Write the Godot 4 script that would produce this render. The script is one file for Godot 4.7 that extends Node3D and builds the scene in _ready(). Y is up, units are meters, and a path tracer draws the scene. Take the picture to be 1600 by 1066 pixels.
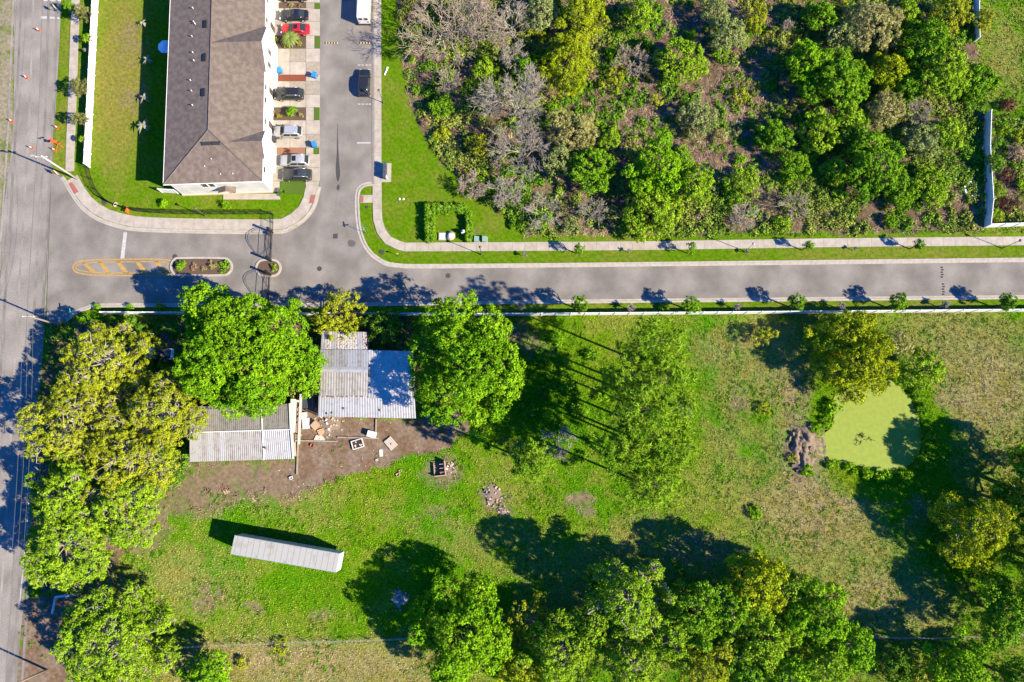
extends Node3D
# A residential street corner, an overgrown lot and a pond on a clear morning, seen from above. y up, metres, north is -z.

const D := 115.0
const TILT := 9.0
const FOC := 1150.0
var taken := {}
var mats := {}
var rng := RandomNumberGenerator.new()
var n_big := FastNoiseLite.new()
var n_mid := FastNoiseLite.new()
var n_fine := FastNoiseLite.new()

# ---------- survey: photo-plan coordinates (0.1 m at the middle) to metres on a level of height h
func at(px: float, py: float, h := 0.0) -> Vector3:
	var c := cos(deg_to_rad(TILT))
	var s := sin(deg_to_rad(TILT))
	var u := (px - 800.0) / FOC
	var v := (py - 533.0) / FOC
	var k := (D * c - h) / (c + v * s)
	return Vector3(u * k, h, D * s + k * (v * c - s))
func at2(px: float, py: float) -> Vector2:
	var p := at(px, py)
	return Vector2(p.x, p.z)
func plan(pts: Array) -> PackedVector2Array:
	var r := PackedVector2Array()
	for p in pts: r.append(at2(p[0], p[1]))
	return r
func smooth(pts: Array, n := 5, closed := false) -> PackedVector2Array:
	var w := plan(pts)
	var r := PackedVector2Array()
	var m := w.size()
	for i in (m if closed else m - 1):
		var a := w[(i - 1 + m) % m] if closed else w[maxi(i - 1, 0)]
		var b := w[i]
		var c := w[(i + 1) % m]
		var d := w[(i + 2) % m] if closed else w[mini(i + 2, m - 1)]
		for k in n: r.append(b.cubic_interpolate(c, a, d, float(k) / n))
	if not closed: r.append(w[m - 1])
	return r

# ---------- nodes
func numbered(called: String) -> String:
	var k: int = taken.get(called, 0)
	taken[called] = k + 1
	return called if k == 0 else "%s_%03d" % [called, k]
func tag(o: Node3D, label := "", category := "", group := "", kind := "") -> Node3D:
	if label: o.set_meta("label", label)
	if category: o.set_meta("category", category)
	if group: o.set_meta("group", group)
	if kind: o.set_meta("kind", kind)
	return o
func thing(called: String, label: String, category: String, pos := Vector3.ZERO, yaw := 0.0, group := "") -> Node3D:
	var o := Node3D.new()
	o.name = numbered(called)
	add_child(o)
	o.position = pos
	o.rotation.y = yaw
	tag(o, label, category, group)
	return o
func setting(called: String) -> Node3D:
	var o := Node3D.new()
	o.name = numbered(called)
	add_child(o)
	o.set_meta("kind", "structure")
	return o
func obj(called: String, s, m: Material, parent: Node3D = self) -> MeshInstance3D:
	var o := MeshInstance3D.new()
	if s is SurfaceTool:
		s.generate_normals()
		o.mesh = s.commit()
	else: o.mesh = s
	o.material_override = m
	o.name = numbered(called) if parent == self else called
	parent.add_child(o, true)
	return o
func struct(called: String, s, m: Material) -> MeshInstance3D:
	var o := obj(called, s, m)
	o.set_meta("kind", "structure")
	return o

# ---------- shapes
func T(soft := false) -> SurfaceTool:
	var s := SurfaceTool.new()
	s.begin(Mesh.PRIMITIVE_TRIANGLES)
	s.set_smooth_group(0 if soft else -1)
	return s
func tri(s: SurfaceTool, a: Vector3, b: Vector3, c: Vector3, out: Vector3):
	if (a - c).cross(a - b).dot(out) < 0.0:
		var t := b
		b = c
		c = t
	s.add_vertex(a); s.add_vertex(b); s.add_vertex(c)
func quad(s: SurfaceTool, a: Vector3, b: Vector3, c: Vector3, d: Vector3, out: Vector3):
	tri(s, a, b, c, out)
	tri(s, a, c, d, out)
func box(s: SurfaceTool, c: Vector3, size: Vector3, bas := Basis.IDENTITY):
	var h := size * 0.5
	for ax in 3:
		for sg in [-1.0, 1.0]:
			var n := Vector3.ZERO
			n[ax] = sg
			var e1 := Vector3.ZERO
			e1[(ax + 1) % 3] = h[(ax + 1) % 3]
			var e2 := Vector3.ZERO
			e2[(ax + 2) % 3] = h[(ax + 2) % 3]
			var p := n * h
			quad(s, c + bas * (p - e1 - e2), c + bas * (p + e1 - e2), c + bas * (p + e1 + e2), c + bas * (p - e1 + e2), bas * n)
func bx(c: Vector3, size: Vector3, bas := Basis.IDENTITY) -> SurfaceTool:
	var s := T()
	box(s, c, size, bas)
	return s
func tube(s: SurfaceTool, p0: Vector3, p1: Vector3, r0: float, r1: float, n := 6, cap := false):
	var ax := (p1 - p0).normalized()
	var e := ax.cross(Vector3.UP if absf(ax.y) < 0.9 else Vector3.RIGHT).normalized()
	var f := ax.cross(e)
	for i in n:
		var a0 := TAU * i / n
		var a1 := TAU * (i + 1) / n
		var d0 := e * cos(a0) + f * sin(a0)
		var d1 := e * cos(a1) + f * sin(a1)
		quad(s, p0 + d0 * r0, p0 + d1 * r0, p1 + d1 * r1, p1 + d0 * r1, d0 + d1)
		if cap:
			tri(s, p1, p1 + d0 * r1, p1 + d1 * r1, ax)
			tri(s, p0, p0 + d0 * r0, p0 + d1 * r0, -ax)
func prism(s: SurfaceTool, poly: PackedVector2Array, y0: float, y1: float, bottom := false):
	var id := Geometry2D.triangulate_polygon(poly)
	for i in range(0, id.size(), 3):
		var a := poly[id[i]]
		var b := poly[id[i + 1]]
		var c := poly[id[i + 2]]
		tri(s, Vector3(a.x, y1, a.y), Vector3(b.x, y1, b.y), Vector3(c.x, y1, c.y), Vector3.UP)
		if bottom: tri(s, Vector3(a.x, y0, a.y), Vector3(b.x, y0, b.y), Vector3(c.x, y0, c.y), Vector3.DOWN)
	if y1 > y0:
		var sg := 1.0 if Geometry2D.is_polygon_clockwise(poly) else -1.0
		for i in poly.size():
			var a := poly[i]
			var b := poly[(i + 1) % poly.size()]
			var n := Vector3(b.y - a.y, 0, a.x - b.x) * -sg
			quad(s, Vector3(a.x, y0, a.y), Vector3(b.x, y0, b.y), Vector3(b.x, y1, b.y), Vector3(a.x, y1, a.y), n)
func flat(poly: PackedVector2Array, y: float) -> SurfaceTool:
	var s := T()
	prism(s, poly, y, y)
	return s
func slab(poly: PackedVector2Array, y0: float, y1: float) -> SurfaceTool:
	var s := T()
	prism(s, poly, y0, y1)
	return s
func offs(line: PackedVector2Array, d: float) -> PackedVector2Array:
	var r := PackedVector2Array()
	for i in line.size():
		var t := (line[mini(i + 1, line.size() - 1)] - line[maxi(i - 1, 0)]).normalized()
		r.append(line[i] + Vector2(-t.y, t.x) * d)
	return r
func band(line: PackedVector2Array, d0: float, d1: float) -> PackedVector2Array:
	var a := offs(line, d0)
	var b := offs(line, d1)
	b.reverse()
	a.append_array(b)
	return a
func kerb(line: PackedVector2Array, d0: float, d1: float, y1: float) -> SurfaceTool:
	# a swept strip with its own height, quads so that long curves stay clean
	var s := T()
	var a := offs(line, d0)
	var b := offs(line, d1)
	for i in line.size() - 1:
		var p := [a[i], a[i + 1], b[i + 1], b[i]]
		var c: Vector2 = (a[i] + b[i]) * 0.5
		quad(s, Vector3(p[0].x, y1, p[0].y), Vector3(p[1].x, y1, p[1].y), Vector3(p[2].x, y1, p[2].y), Vector3(p[3].x, y1, p[3].y), Vector3.UP)
		if y1 > 0.03:
			quad(s, Vector3(p[0].x, -0.05, p[0].y), Vector3(p[1].x, -0.05, p[1].y), Vector3(p[1].x, y1, p[1].y), Vector3(p[0].x, y1, p[0].y), Vector3(a[i].x - c.x, 0, a[i].y - c.y))
			quad(s, Vector3(p[3].x, -0.05, p[3].y), Vector3(p[2].x, -0.05, p[2].y), Vector3(p[2].x, y1, p[2].y), Vector3(p[3].x, y1, p[3].y), Vector3(b[i].x - c.x, 0, b[i].y - c.y))
	return s
func resample(line: PackedVector2Array, step: float) -> PackedVector2Array:
	var cv := Curve2D.new()
	for p in line: cv.add_point(p)
	var n := maxi(1, roundi(cv.get_baked_length() / step))
	var r := PackedVector2Array()
	for i in n + 1: r.append(cv.sample_baked(cv.get_baked_length() * i / n))
	return r

# ---------- materials
func grain(sd: int, f1: float, f2: float, lo: float, sx := 1.0) -> ImageTexture:
	var a := FastNoiseLite.new()
	a.seed = sd
	a.frequency = f1
	a.fractal_octaves = 4
	var b := FastNoiseLite.new()
	b.seed = sd + 7
	b.frequency = f2
	b.fractal_octaves = 2
	var ia := a.get_seamless_image(512, 512).get_data()
	var ib := b.get_seamless_image(512, 512).get_data()
	var out := PackedByteArray()
	out.resize(512 * 512)
	var k := (1.0 - lo) * 0.5
	for i in 512 * 512:
		out[i] = int(clampf(lo * 255.0 + (ia[i] + ib[i]) * k, 0, 255))
	return ImageTexture.create_from_image(Image.create_from_data(512, 512, false, Image.FORMAT_L8, out))
func M(key: String, lin: Color, rough := 0.9, metal := 0.0, tex: Texture2D = null, sc := 0.1) -> StandardMaterial3D:
	if mats.has(key): return mats[key]
	var m := StandardMaterial3D.new()
	m.albedo_color = lin.linear_to_srgb()
	m.roughness = rough
	m.metallic = metal
	m.metallic_specular = 0.4
	m.cull_mode = BaseMaterial3D.CULL_DISABLED
	if tex:
		m.albedo_texture = tex
		m.uv1_triplanar = true
		m.uv1_world_triplanar = true
		m.uv1_scale = Vector3.ONE * sc
	mats[key] = m
	return m
func leafmat(key: String) -> StandardMaterial3D:
	if mats.has(key): return mats[key]
	var m := M(key, Color(1, 1, 1), 0.75)
	m.vertex_color_use_as_albedo = true
	m.metallic_specular = 0.12
	m.backlight = Color(0.7, 0.7, 0.5)
	return m

# ---------- ground cover map (half-metre cells): what grows or lies where
const CX := -105.0
const CZ := -85.0
const CW := 420
const CH := 310
var kind := PackedByteArray()
var dry := PackedFloat32Array()
var bare := PackedFloat32Array()
var amp := PackedFloat32Array()
func paint(poly: PackedVector2Array, k: int):
	var lo := Vector2(1e9, 1e9)
	var hi := -lo
	for p in poly:
		lo = lo.min(p)
		hi = hi.max(p)
	for j in range(maxi(0, int((lo.y - CZ) * 2) - 1), mini(CH, int((hi.y - CZ) * 2) + 2)):
		for i in range(maxi(0, int((lo.x - CX) * 2) - 1), mini(CW, int((hi.x - CX) * 2) + 2)):
			if Geometry2D.is_point_in_polygon(Vector2(CX + i * 0.5 + 0.25, CZ + j * 0.5 + 0.25), poly): kind[j * CW + i] = k
func blob(map: PackedFloat32Array, b: Array) -> PackedFloat32Array:
	var c := at2(b[0], b[1])
	var rx: float = b[2] * 0.1
	var rz: float = b[3] * 0.1
	for j in range(maxi(0, int((c.y - rz - CZ) * 2)), mini(CH, int((c.y + rz - CZ) * 2) + 1)):
		for i in range(maxi(0, int((c.x - rx - CX) * 2)), mini(CW, int((c.x + rx - CX) * 2) + 1)):
			var q := Vector2((CX + i * 0.5 - c.x) / rx, (CZ + j * 0.5 - c.y) / rz).length_squared()
			if q < 1.0: map[j * CW + i] += float(b[4]) * (1.0 - q)
	return map
func cell(x: float, z: float) -> int:
	return clampi(int((z - CZ) * 2), 0, CH - 1) * CW + clampi(int((x - CX) * 2), 0, CW - 1)
func height(x: float, z: float) -> float:
	if x < CX or x > CX + CW * 0.5 or z < CZ or z > CZ + CH * 0.5: return -0.05
	var c := cell(x, z)
	var k := kind[c]
	if k == 0: return -0.06
	if k == 5: return -0.7
	var a := amp[c]
	return -0.02 + a * (n_mid.get_noise_2d(x, z) * 0.9 + n_fine.get_noise_2d(x, z) * 0.85)
func cover(x: float, z: float) -> Color:
	var w := n_mid.get_noise_2d(x + 300, z) * 0.8
	var v := n_mid.get_noise_2d(x, z + 300) * 0.8
	var c := cell(x + w, z + v)
	var k := kind[c]
	var big := n_big.get_noise_2d(x, z)
	var mid := n_mid.get_noise_2d(x * 1.3, z * 1.3)
	var fin := n_fine.get_noise_2d(x, z)
	var d := dry[c]
	var green := Color(0.08, 0.215, 0.004).lerp(Color(0.15, 0.235, 0.010), clampf(0.5 + big * 1.1 + mid * 0.5, 0, 1))
	var straw := Color(0.31, 0.25, 0.125).lerp(Color(0.225, 0.22, 0.05), clampf(0.5 + mid, 0, 1))
	var out := green
	match k:
		1, 0:
			out = Color(0.095, 0.20, 0.004).lerp(Color(0.21, 0.20, 0.04), clampf(d + big * 0.5 + mid * 0.4 + fin * 0.25, 0, 1))
		2, 5:
			out = green.lerp(straw, clampf(d * 0.9 + big * 0.35 + mid * 0.6 + fin * 0.32, 0, 1))
		3:
			out = Color(0.15, 0.10, 0.067).lerp(Color(0.09, 0.13, 0.025), clampf(0.35 + mid * 1.4 + fin * 0.5 - d, 0, 1))
			out = out.lerp(Color(0.27, 0.20, 0.13), clampf(fin * 0.9 + big, 0, 0.7))
		4:
			out = Color(0.185, 0.122, 0.076).lerp(Color(0.24, 0.185, 0.135), clampf(0.5 + mid * 1.2 + fin * 0.5, 0, 1))
			out = out.lerp(Color(0.13, 0.17, 0.03), clampf(d + fin * 0.6 + mid * 0.5 - 0.55, 0, 1))
		7:
			out = Color(0.28, 0.25, 0.17).lerp(Color(0.15, 0.19, 0.05), clampf(0.4 - d + mid * 1.6 + fin * 0.6, 0, 1))
	var b := clampf(bare[c] + (mid * 0.5 + fin * 0.5) * (1.0 if bare[c] > 0.05 else 0.0), 0, 1)
	return out.lerp(Color(0.22, 0.165, 0.11), b)

const ROAD_W := [[22, -60], [22, 0], [20, 200], [5, 330], [0, 450], [-8, 600], [-20, 800], [-40, 1066], [-50, 1130]]
const ROAD_E := [[97, -60], [93, 60], [86, 180], [80, 270], [72, 470], [66, 560], [57, 700], [46, 850], [31, 1000], [22, 1130]]
const N_KERB := [[96, 277], [102, 284], [112, 302], [128, 324], [152, 342], [182, 353], [216, 359], [300, 362], [428, 363], [456, 356], [478, 341], [492, 320], [499, 292]]
const E_KERB := [[583, 288], [572, 289], [563, 294], [559, 305], [559, 332], [563, 362], [574, 388], [592, 405], [618, 414], [700, 415.5], [1100, 411.5], [1660, 405]]
const S_KERB := [[100, 506], [112, 493], [138, 481], [180, 477.5], [480, 477], [700, 474], [900, 471.5], [1300, 467.5], [1660, 464]]
const E_WALK := [[589, -60], [589, 250], [590, 338], [595, 360], [608, 377], [630, 385], [662, 386], [1000, 384], [1300, 379.5], [1660, 376]]
const W_WALK := [[120, -60], [118, 0], [113, 150], [109, 250], [109, 268]]
const POND := [[1368, 586], [1392, 594], [1412, 608], [1428, 630], [1438, 658], [1441, 690], [1434, 715], [1416, 730], [1390, 736], [1360, 733], [1325, 724], [1295, 718], [1279, 710], [1275, 694], [1285, 680], [1299, 668], [1304, 646], [1302, 624], [1316, 612], [1342, 602]]
const YARD := [[420, 722], [455, 722], [455, 640], [470, 615], [500, 600], [500, 655], [655, 652], [720, 640], [735, 668], [700, 700], [640, 712], [600, 728], [545, 742], [500, 756], [462, 772], [430, 765]]

func ground_map():
	kind.resize(CW * CH)
	kind.fill(2)
	dry.resize(CW * CH)
	bare.resize(CW * CH)
	amp.resize(CW * CH)
	dry.fill(0.16)
	paint(plan([[-400, -300], [30, -300], [25, 1200], [-400, 1200]]), 7)
	paint(plan([[95, -100], [510, -100], [510, 330], [425, 365], [190, 365], [60, 300]]), 1)
	paint(plan([[585, -100], [640, -100], [640, 130], [690, 240], [830, 372], [1700, 362], [1700, 420], [560, 420], [555, 280]]), 1)
	paint(plan([[120, 468], [1700, 455], [1700, 487], [120, 491]]), 1)
	paint(plan([[622, -100], [626, 60], [634, 120], [638, 160], [655, 200], [690, 250], [745, 305], [795, 343], [822, 368], [1000, 368], [1300, 364], [1536, 360], [1542, 180], [1523, 60], [1523, -100]]), 3)
	paint(plan([[1546, 185], [1720, 185], [1720, 349], [1546, 349]]), 3)
	paint(plan([[80, 505], [640, 500], [660, 600], [500, 640], [340, 650], [300, 720], [225, 800], [175, 900], [60, 930], [45, 720]]), 3)
	paint(plan(YARD), 4)
	paint(plan([[25, 935], [110, 930], [120, 1100], [20, 1100]]), 4)
	paint(smooth(POND, 4, true), 5)
	var rp := PackedVector2Array([at2(80, 268)])
	rp.append_array(smooth(N_KERB, 3))
	rp.append_array(plan([[500, 0], [502, -60], [583, -60]]))
	rp.append_array(smooth(E_KERB, 3))
	var sk := smooth(S_KERB, 3)
	sk.reverse()
	rp.append_array(sk)
	rp.append(at2(72, 506))
	paint(rp, 0)
	paint(plan([[60, 265], [92, 265], [92, 500], [60, 500]]), 0)
	paint(band(smooth(N_KERB.slice(1), 3), -2.0, -0.3), 0)
	paint(band(smooth(W_WALK, 2), -0.6, 0.6), 0)
	paint(band(smooth(E_WALK, 3), -0.6, 0.6), 0)
	paint(plan([[424, -60], [500, -60], [498, 300], [424, 300]]), 0)
	var w := smooth(ROAD_W, 3)
	var e := smooth(ROAD_E, 3)
	e.reverse()
	w.append_array(e)
	paint(w, 0)
	for b in [[720, 440, 140, 60, -0.3], [600, 760, 160, 90, -0.30], [520, 900, 180, 100, -0.25], [1020, 620, 110, 150, -0.2], [780, 650, 120, 80, -0.25], [880, 800, 160, 80, -0.1],
		[1180, 560, 110, 80, 0.55], [1100, 540, 60, 40, 0.4], [1500, 560, 150, 120, 0.55], [1560, 660, 100, 140, 0.6], [1260, 800, 110, 60, 0.75], [1340, 860, 140, 90, 0.4], [1180, 740, 90, 80, 0.35], [1130, 650, 60, 70, 0.35],
		[1400, 940, 120, 60, 0.7], [560, 1040, 190, 50, 0.85], [400, 1032, 170, 46, 0.7], [330, 900, 110, 70, 0.35], [250, 900, 80, 60, 0.3], [760, 840, 110, 40, 0.35], [1000, 830, 80, 40, 0.4], [1240, 660, 60, 110, 0.5], [1290, 760, 90, 40, 0.5],
		[650, 800, 80, 40, 0.35], [500, 820, 60, 30, 0.3], [190, 130, 50, 210, 0.95], [150, 100, 30, 200, 0.35], [100, 130, 30, 200, 0.45], [230, 300, 120, 30, 0.0], [1300, 395, 400, 20, 0.25], [1000, 480, 700, 12, 0.25], [1560, 90, 60, 130, 0.25], [640, 215, 40, 60, 0.1], [780, 320, 40, 60, 0.3], [1150, 880, 160, 60, 0.35], [900, 900, 140, 80, 0.35], [1200, 1000, 500, 90, 0.2],
		[430, 770, 140, 40, 0.5], [1180, 520, 60, 30, 0.4], [1450, 680, 34, 100, -1.0], [1370, 748, 110, 32, -1.2], [1290, 635, 34, 60, -1.0], [1420, 600, 40, 40, -0.6], [860, 580, 130, 120, -0.5], [300, 1030, 120, 36, 0.5], [8, 160, 30, 80, 0.5]]:
		dry = blob(dry, b)
	for b in [[370, 742, 100, 42, 1.0], [300, 775, 80, 36, 0.85], [430, 765, 60, 26, 0.6], [770, 778, 28, 24, 0.7], [905, 778, 30, 14, 0.9], [915, 797, 18, 8, 0.9], [320, 935, 32, 26, 0.55], [390, 948, 26, 12, 0.5], [500, 955, 26, 14, 0.4], [1255, 705, 42, 60, 0.95], [690, 735, 36, 30, 0.8], [790, 800, 22, 16, 0.6], [225, 815, 42, 54, 1.2], [1000, 815, 30, 14, 0.5], [1090, 855, 70, 30, 0.5], [150, 912, 50, 24, 0.6], [1040, 700, 24, 24, 0.35], [1150, 620, 20, 30, 0.35], [800, 520, 46, 24, 0.6], [840, 548, 34, 20, 0.45], [1490, 620, 40, 20, 0.3], [1440, 800, 40, 30, 0.3], [600, 363, 12, 16, 0.45], [740, 365, 16, 12, 0.3], [1240, 620, 26, 40, 0.5], [680, 800, 20, 14, 0.35], [200, 60, 26, 50, 0.35], [205, 150, 20, 40, 0.3]]:
		bare = blob(bare, b)
	for i in CW * CH: amp[i] = [0.0, 0.035, 0.12, 0.2, 0.08, 0.0, 0.05, 0.06][kind[i]]
	for it in 2:
		var o := amp.duplicate()
		for j in range(1, CH - 1):
			for i in range(1, CW - 1):
				var q := j * CW + i
				amp[q] = minf(o[q], (o[q] * 2 + o[q - 1] + o[q + 1] + o[q - CW] + o[q + CW]) / 6.0)

func build_ground():
	var xs := PackedFloat32Array([-1500, -500, -200, -120])
	var x := -92.0
	while x < 92.01:
		xs.append(x)
		x += 0.4
	xs.append_array(PackedFloat32Array([120, 200, 500, 1500]))
	var zs := PackedFloat32Array([-1500, -500, -200, -110, -80])
	var z := -64.0
	while z < 58.01:
		zs.append(z)
		z += 0.4
	zs.append_array(PackedFloat32Array([75, 110, 200, 500, 1500]))
	var v := PackedVector3Array()
	var col := PackedColorArray()
	var id := PackedInt32Array()
	var nx := xs.size()
	for j in zs.size():
		for i in nx:
			v.append(Vector3(xs[i], height(xs[i], zs[j]), zs[j]))
			col.append(cover(xs[i], zs[j]))
	for j in zs.size() - 1:
		for i in nx - 1:
			var q := j * nx + i
			id.append(q); id.append(q + 1); id.append(q + nx + 1)
			id.append(q); id.append(q + nx + 1); id.append(q + nx)
	var s := SurfaceTool.new()
	var a := []
	a.resize(Mesh.ARRAY_MAX)
	a[Mesh.ARRAY_VERTEX] = v
	a[Mesh.ARRAY_COLOR] = col
	a[Mesh.ARRAY_INDEX] = id
	s.create_from_arrays(a)
	s.generate_normals()
	var m := M("ground", Color(1.15, 1.15, 1.15), 0.95, 0.0, grain(11, 0.02, 0.12, 0.55), 0.13)
	m.vertex_color_use_as_albedo = true
	m.metallic_specular = 0.1
	struct("ground", s.commit(), m)

func scatter(called: String, mesh: Mesh, m: Material, pick: Callable, n: int, sd: int, label: String, cat: String):
	# pick(x, z) gives [] or [scale, colour, stretch]
	var r := RandomNumberGenerator.new()
	r.seed = sd
	var buf := PackedFloat32Array()
	var got := 0
	for i in n:
		var x := r.randf_range(-90, 90)
		var z := r.randf_range(-62, 55)
		var a: Array = pick.call(x, z, r)
		if a.is_empty(): continue
		var s: float = a[0]
		var t := r.randf() * TAU
		var sy: float = s * a[2]
		var c: Color = a[1]
		buf.append_array(PackedFloat32Array([cos(t) * s, 0, sin(t) * s, x, 0, sy, 0, height(x, z) - 0.01, -sin(t) * s, 0, cos(t) * s, z, c.r, c.g, c.b, 1]))
		got += 1
	var mm := MultiMesh.new()
	mm.transform_format = MultiMesh.TRANSFORM_3D
	mm.use_colors = true
	mm.mesh = mesh
	mm.instance_count = got
	mm.buffer = buf
	var o := MultiMeshInstance3D.new()
	o.multimesh = mm
	o.material_override = m
	o.name = numbered(called)
	add_child(o)
	tag(o, label, cat, "", "stuff")
func tuft(n: int, h: float, w: float, spread: float, lean: float, sd: int) -> ArrayMesh:
	var r := RandomNumberGenerator.new()
	r.seed = sd
	var s := T()
	for i in n:
		var a := r.randf() * TAU
		var b := Vector3(cos(a), 0, sin(a)) * spread * r.randf()
		var d := Vector3(cos(a + r.randf_range(-1, 1)), 0, sin(a + r.randf_range(-1, 1)))
		var side := Vector3(-d.z, 0, d.x) * w
		var tip := b + d * lean * r.randf_range(0.3, 1.2) + Vector3.UP * h * r.randf_range(0.5, 1.1)
		s.set_color(Color(1, 1, 1) * r.randf_range(0.8, 1.15))
		tri(s, b - side, b + side, tip, Vector3.UP)
	s.generate_normals()
	return s.commit()
func vary(c: Color, r: RandomNumberGenerator, k: float) -> Color:
	var f := r.randf_range(1.0 - k, 1.0 + k)
	return Color(c.r * f * r.randf_range(0.93, 1.07), c.g * f, c.b * f)
func grow_cover():
	var lm := leafmat("blades")
	scatter("meadow_grass", tuft(9, 0.17, 0.04, 0.17, 0.15, 3), lm, func(x, z, r):
		var c := cell(x, z)
		var k := kind[c]
		if k != 2 or r.randf() < bare[c] * 1.2: return []
		return [r.randf_range(0.6, 1.3), vary(cover(x, z) * 1.3, r, 0.28), r.randf_range(0.6, 1.4)], 330000, 5, "rough mown grass mixed with straw over the overgrown lot", "grass")
	scatter("lawn_grass", tuft(8, 0.07, 0.025, 0.14, 0.06, 4), lm, func(x, z, r):
		var c := cell(x, z)
		if kind[c] != 1: return []
		return [r.randf_range(0.7, 1.3), vary(cover(x, z) * 1.3, r, 0.22), 1.0], 120000, 6, "short mown lawn grass beside the pavements and the townhouse", "grass")
	scatter("weeds", leaf_clump(20, 0.11, 0.32, 21), lm, func(x, z, r):
		var c := cell(x, z)
		var k := kind[c]
		if k != 2 and k != 4: return []
		var p := n_big.get_noise_2d(x * 2.0 + 70, z * 2.0) + n_mid.get_noise_2d(x + 90, z) * 0.6
		if p + (0.35 if Vector2(x - 6.0, z - 5.0).length() < 9.0 else 0.0) < 0.16 or (k == 4 and r.randf() < 0.85) or r.randf() < 0.4: return []
		return [r.randf_range(0.5, 1.2), vary(Color(0.085, 0.20, 0.008), r, 0.35), 0.7], 70000, 7, "leafy low weeds spreading in patches over the lot", "weeds")
	scatter("undergrowth", leaf_clump(40, 0.125, 0.55, 22), lm, func(x, z, r):
		if kind[cell(x, z)] != 3: return []
		var p := n_mid.get_noise_2d(x * 0.9 + 40, z * 0.9) * 1.3 + n_big.get_noise_2d(x, z + 40)
		if p < -0.1 + r.randf_range(-0.25, 0.25) or (Vector2((x - 30.0) / 18.0, (z + 38.0) / 12.0).length() < 1.0 and r.randf() < 0.6): return []
		return [r.randf_range(0.6, 1.7), vary(Color(0.095, 0.20, 0.014).lerp(Color(0.19, 0.23, 0.04), clampf(0.4 + n_big.get_noise_2d(z, x) * 2.0, 0, 1)), r, 0.35), r.randf_range(0.7, 1.3)], 100000, 8, "green leafy undergrowth between the trees of the woods", "undergrowth")
	scatter("dead_brush", twig_clump(16, 0.9, 23), M("twig", Color(1, 1, 1), 0.9), func(x, z, r):
		var k := kind[cell(x, z)]
		if k != 3 and not (k == 2 and bare[cell(x, z)] > 0.3 and r.randf() < 0.15): return []
		if n_mid.get_noise_2d(x * 0.7, z * 0.7 + 90) < (-0.4 if Vector2((x - 30.0) / 18.0, (z + 38.0) / 12.0).length() < 1.0 else 0.0) + r.randf_range(-0.25, 0.15): return []
		return [r.randf_range(0.5, 1.4), vary(Color(0.20, 0.125, 0.085).lerp(Color(0.40, 0.31, 0.20), pow(r.randf(), 1.6)), r, 0.3), r.randf_range(0.5, 1.0)], 70000, 9, "brown dead brush and leaf litter on the floor of the woods", "brush")
	mats["twig"].vertex_color_use_as_albedo = true
func twig_clump(n: int, len: float, sd: int) -> ArrayMesh:
	var r := RandomNumberGenerator.new()
	r.seed = sd
	var s := T()
	for i in n:
		var a := r.randf() * TAU
		var d := Vector3(cos(a), r.randf_range(0.15, 1.1), sin(a)).normalized()
		var b := Vector3(r.randf_range(-0.3, 0.3), 0, r.randf_range(-0.3, 0.3))
		var side := d.cross(Vector3.UP).normalized().rotated(d, r.randf() * TAU) * r.randf_range(0.02, 0.06)
		s.set_color(Color(1, 1, 1) * r.randf_range(0.6, 1.25))
		var tip := b + d * len * r.randf_range(0.4, 1.0)
		tri(s, b - side, b + side, tip, Vector3.UP)
	s.generate_normals()
	return s.commit()
func leaf_clump(n: int, size: float, rad: float, sd: int) -> ArrayMesh:
	var r := RandomNumberGenerator.new()
	r.seed = sd
	var s := T()
	for i in n:
		var d := Vector3(r.randfn(), absf(r.randfn()), r.randfn()).normalized()
		var p := d * rad * r.randf_range(0.5, 1.0)
		var nn := (d + Vector3(r.randfn(), r.randfn(), r.randfn()) * 0.45).normalized()
		var u := nn.cross(Vector3(r.randfn(), r.randfn(), r.randfn())).normalized() * size * r.randf_range(0.7, 1.2)
		var w := nn.cross(u) * 0.6
		s.set_color(Color(1, 1, 1) * r.randf_range(0.75, 1.25))
		tri(s, p - u, p + w, p + u, nn)
		tri(s, p - u, p + u, p - w, nn)
	s.generate_normals()
	return s.commit()

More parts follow.
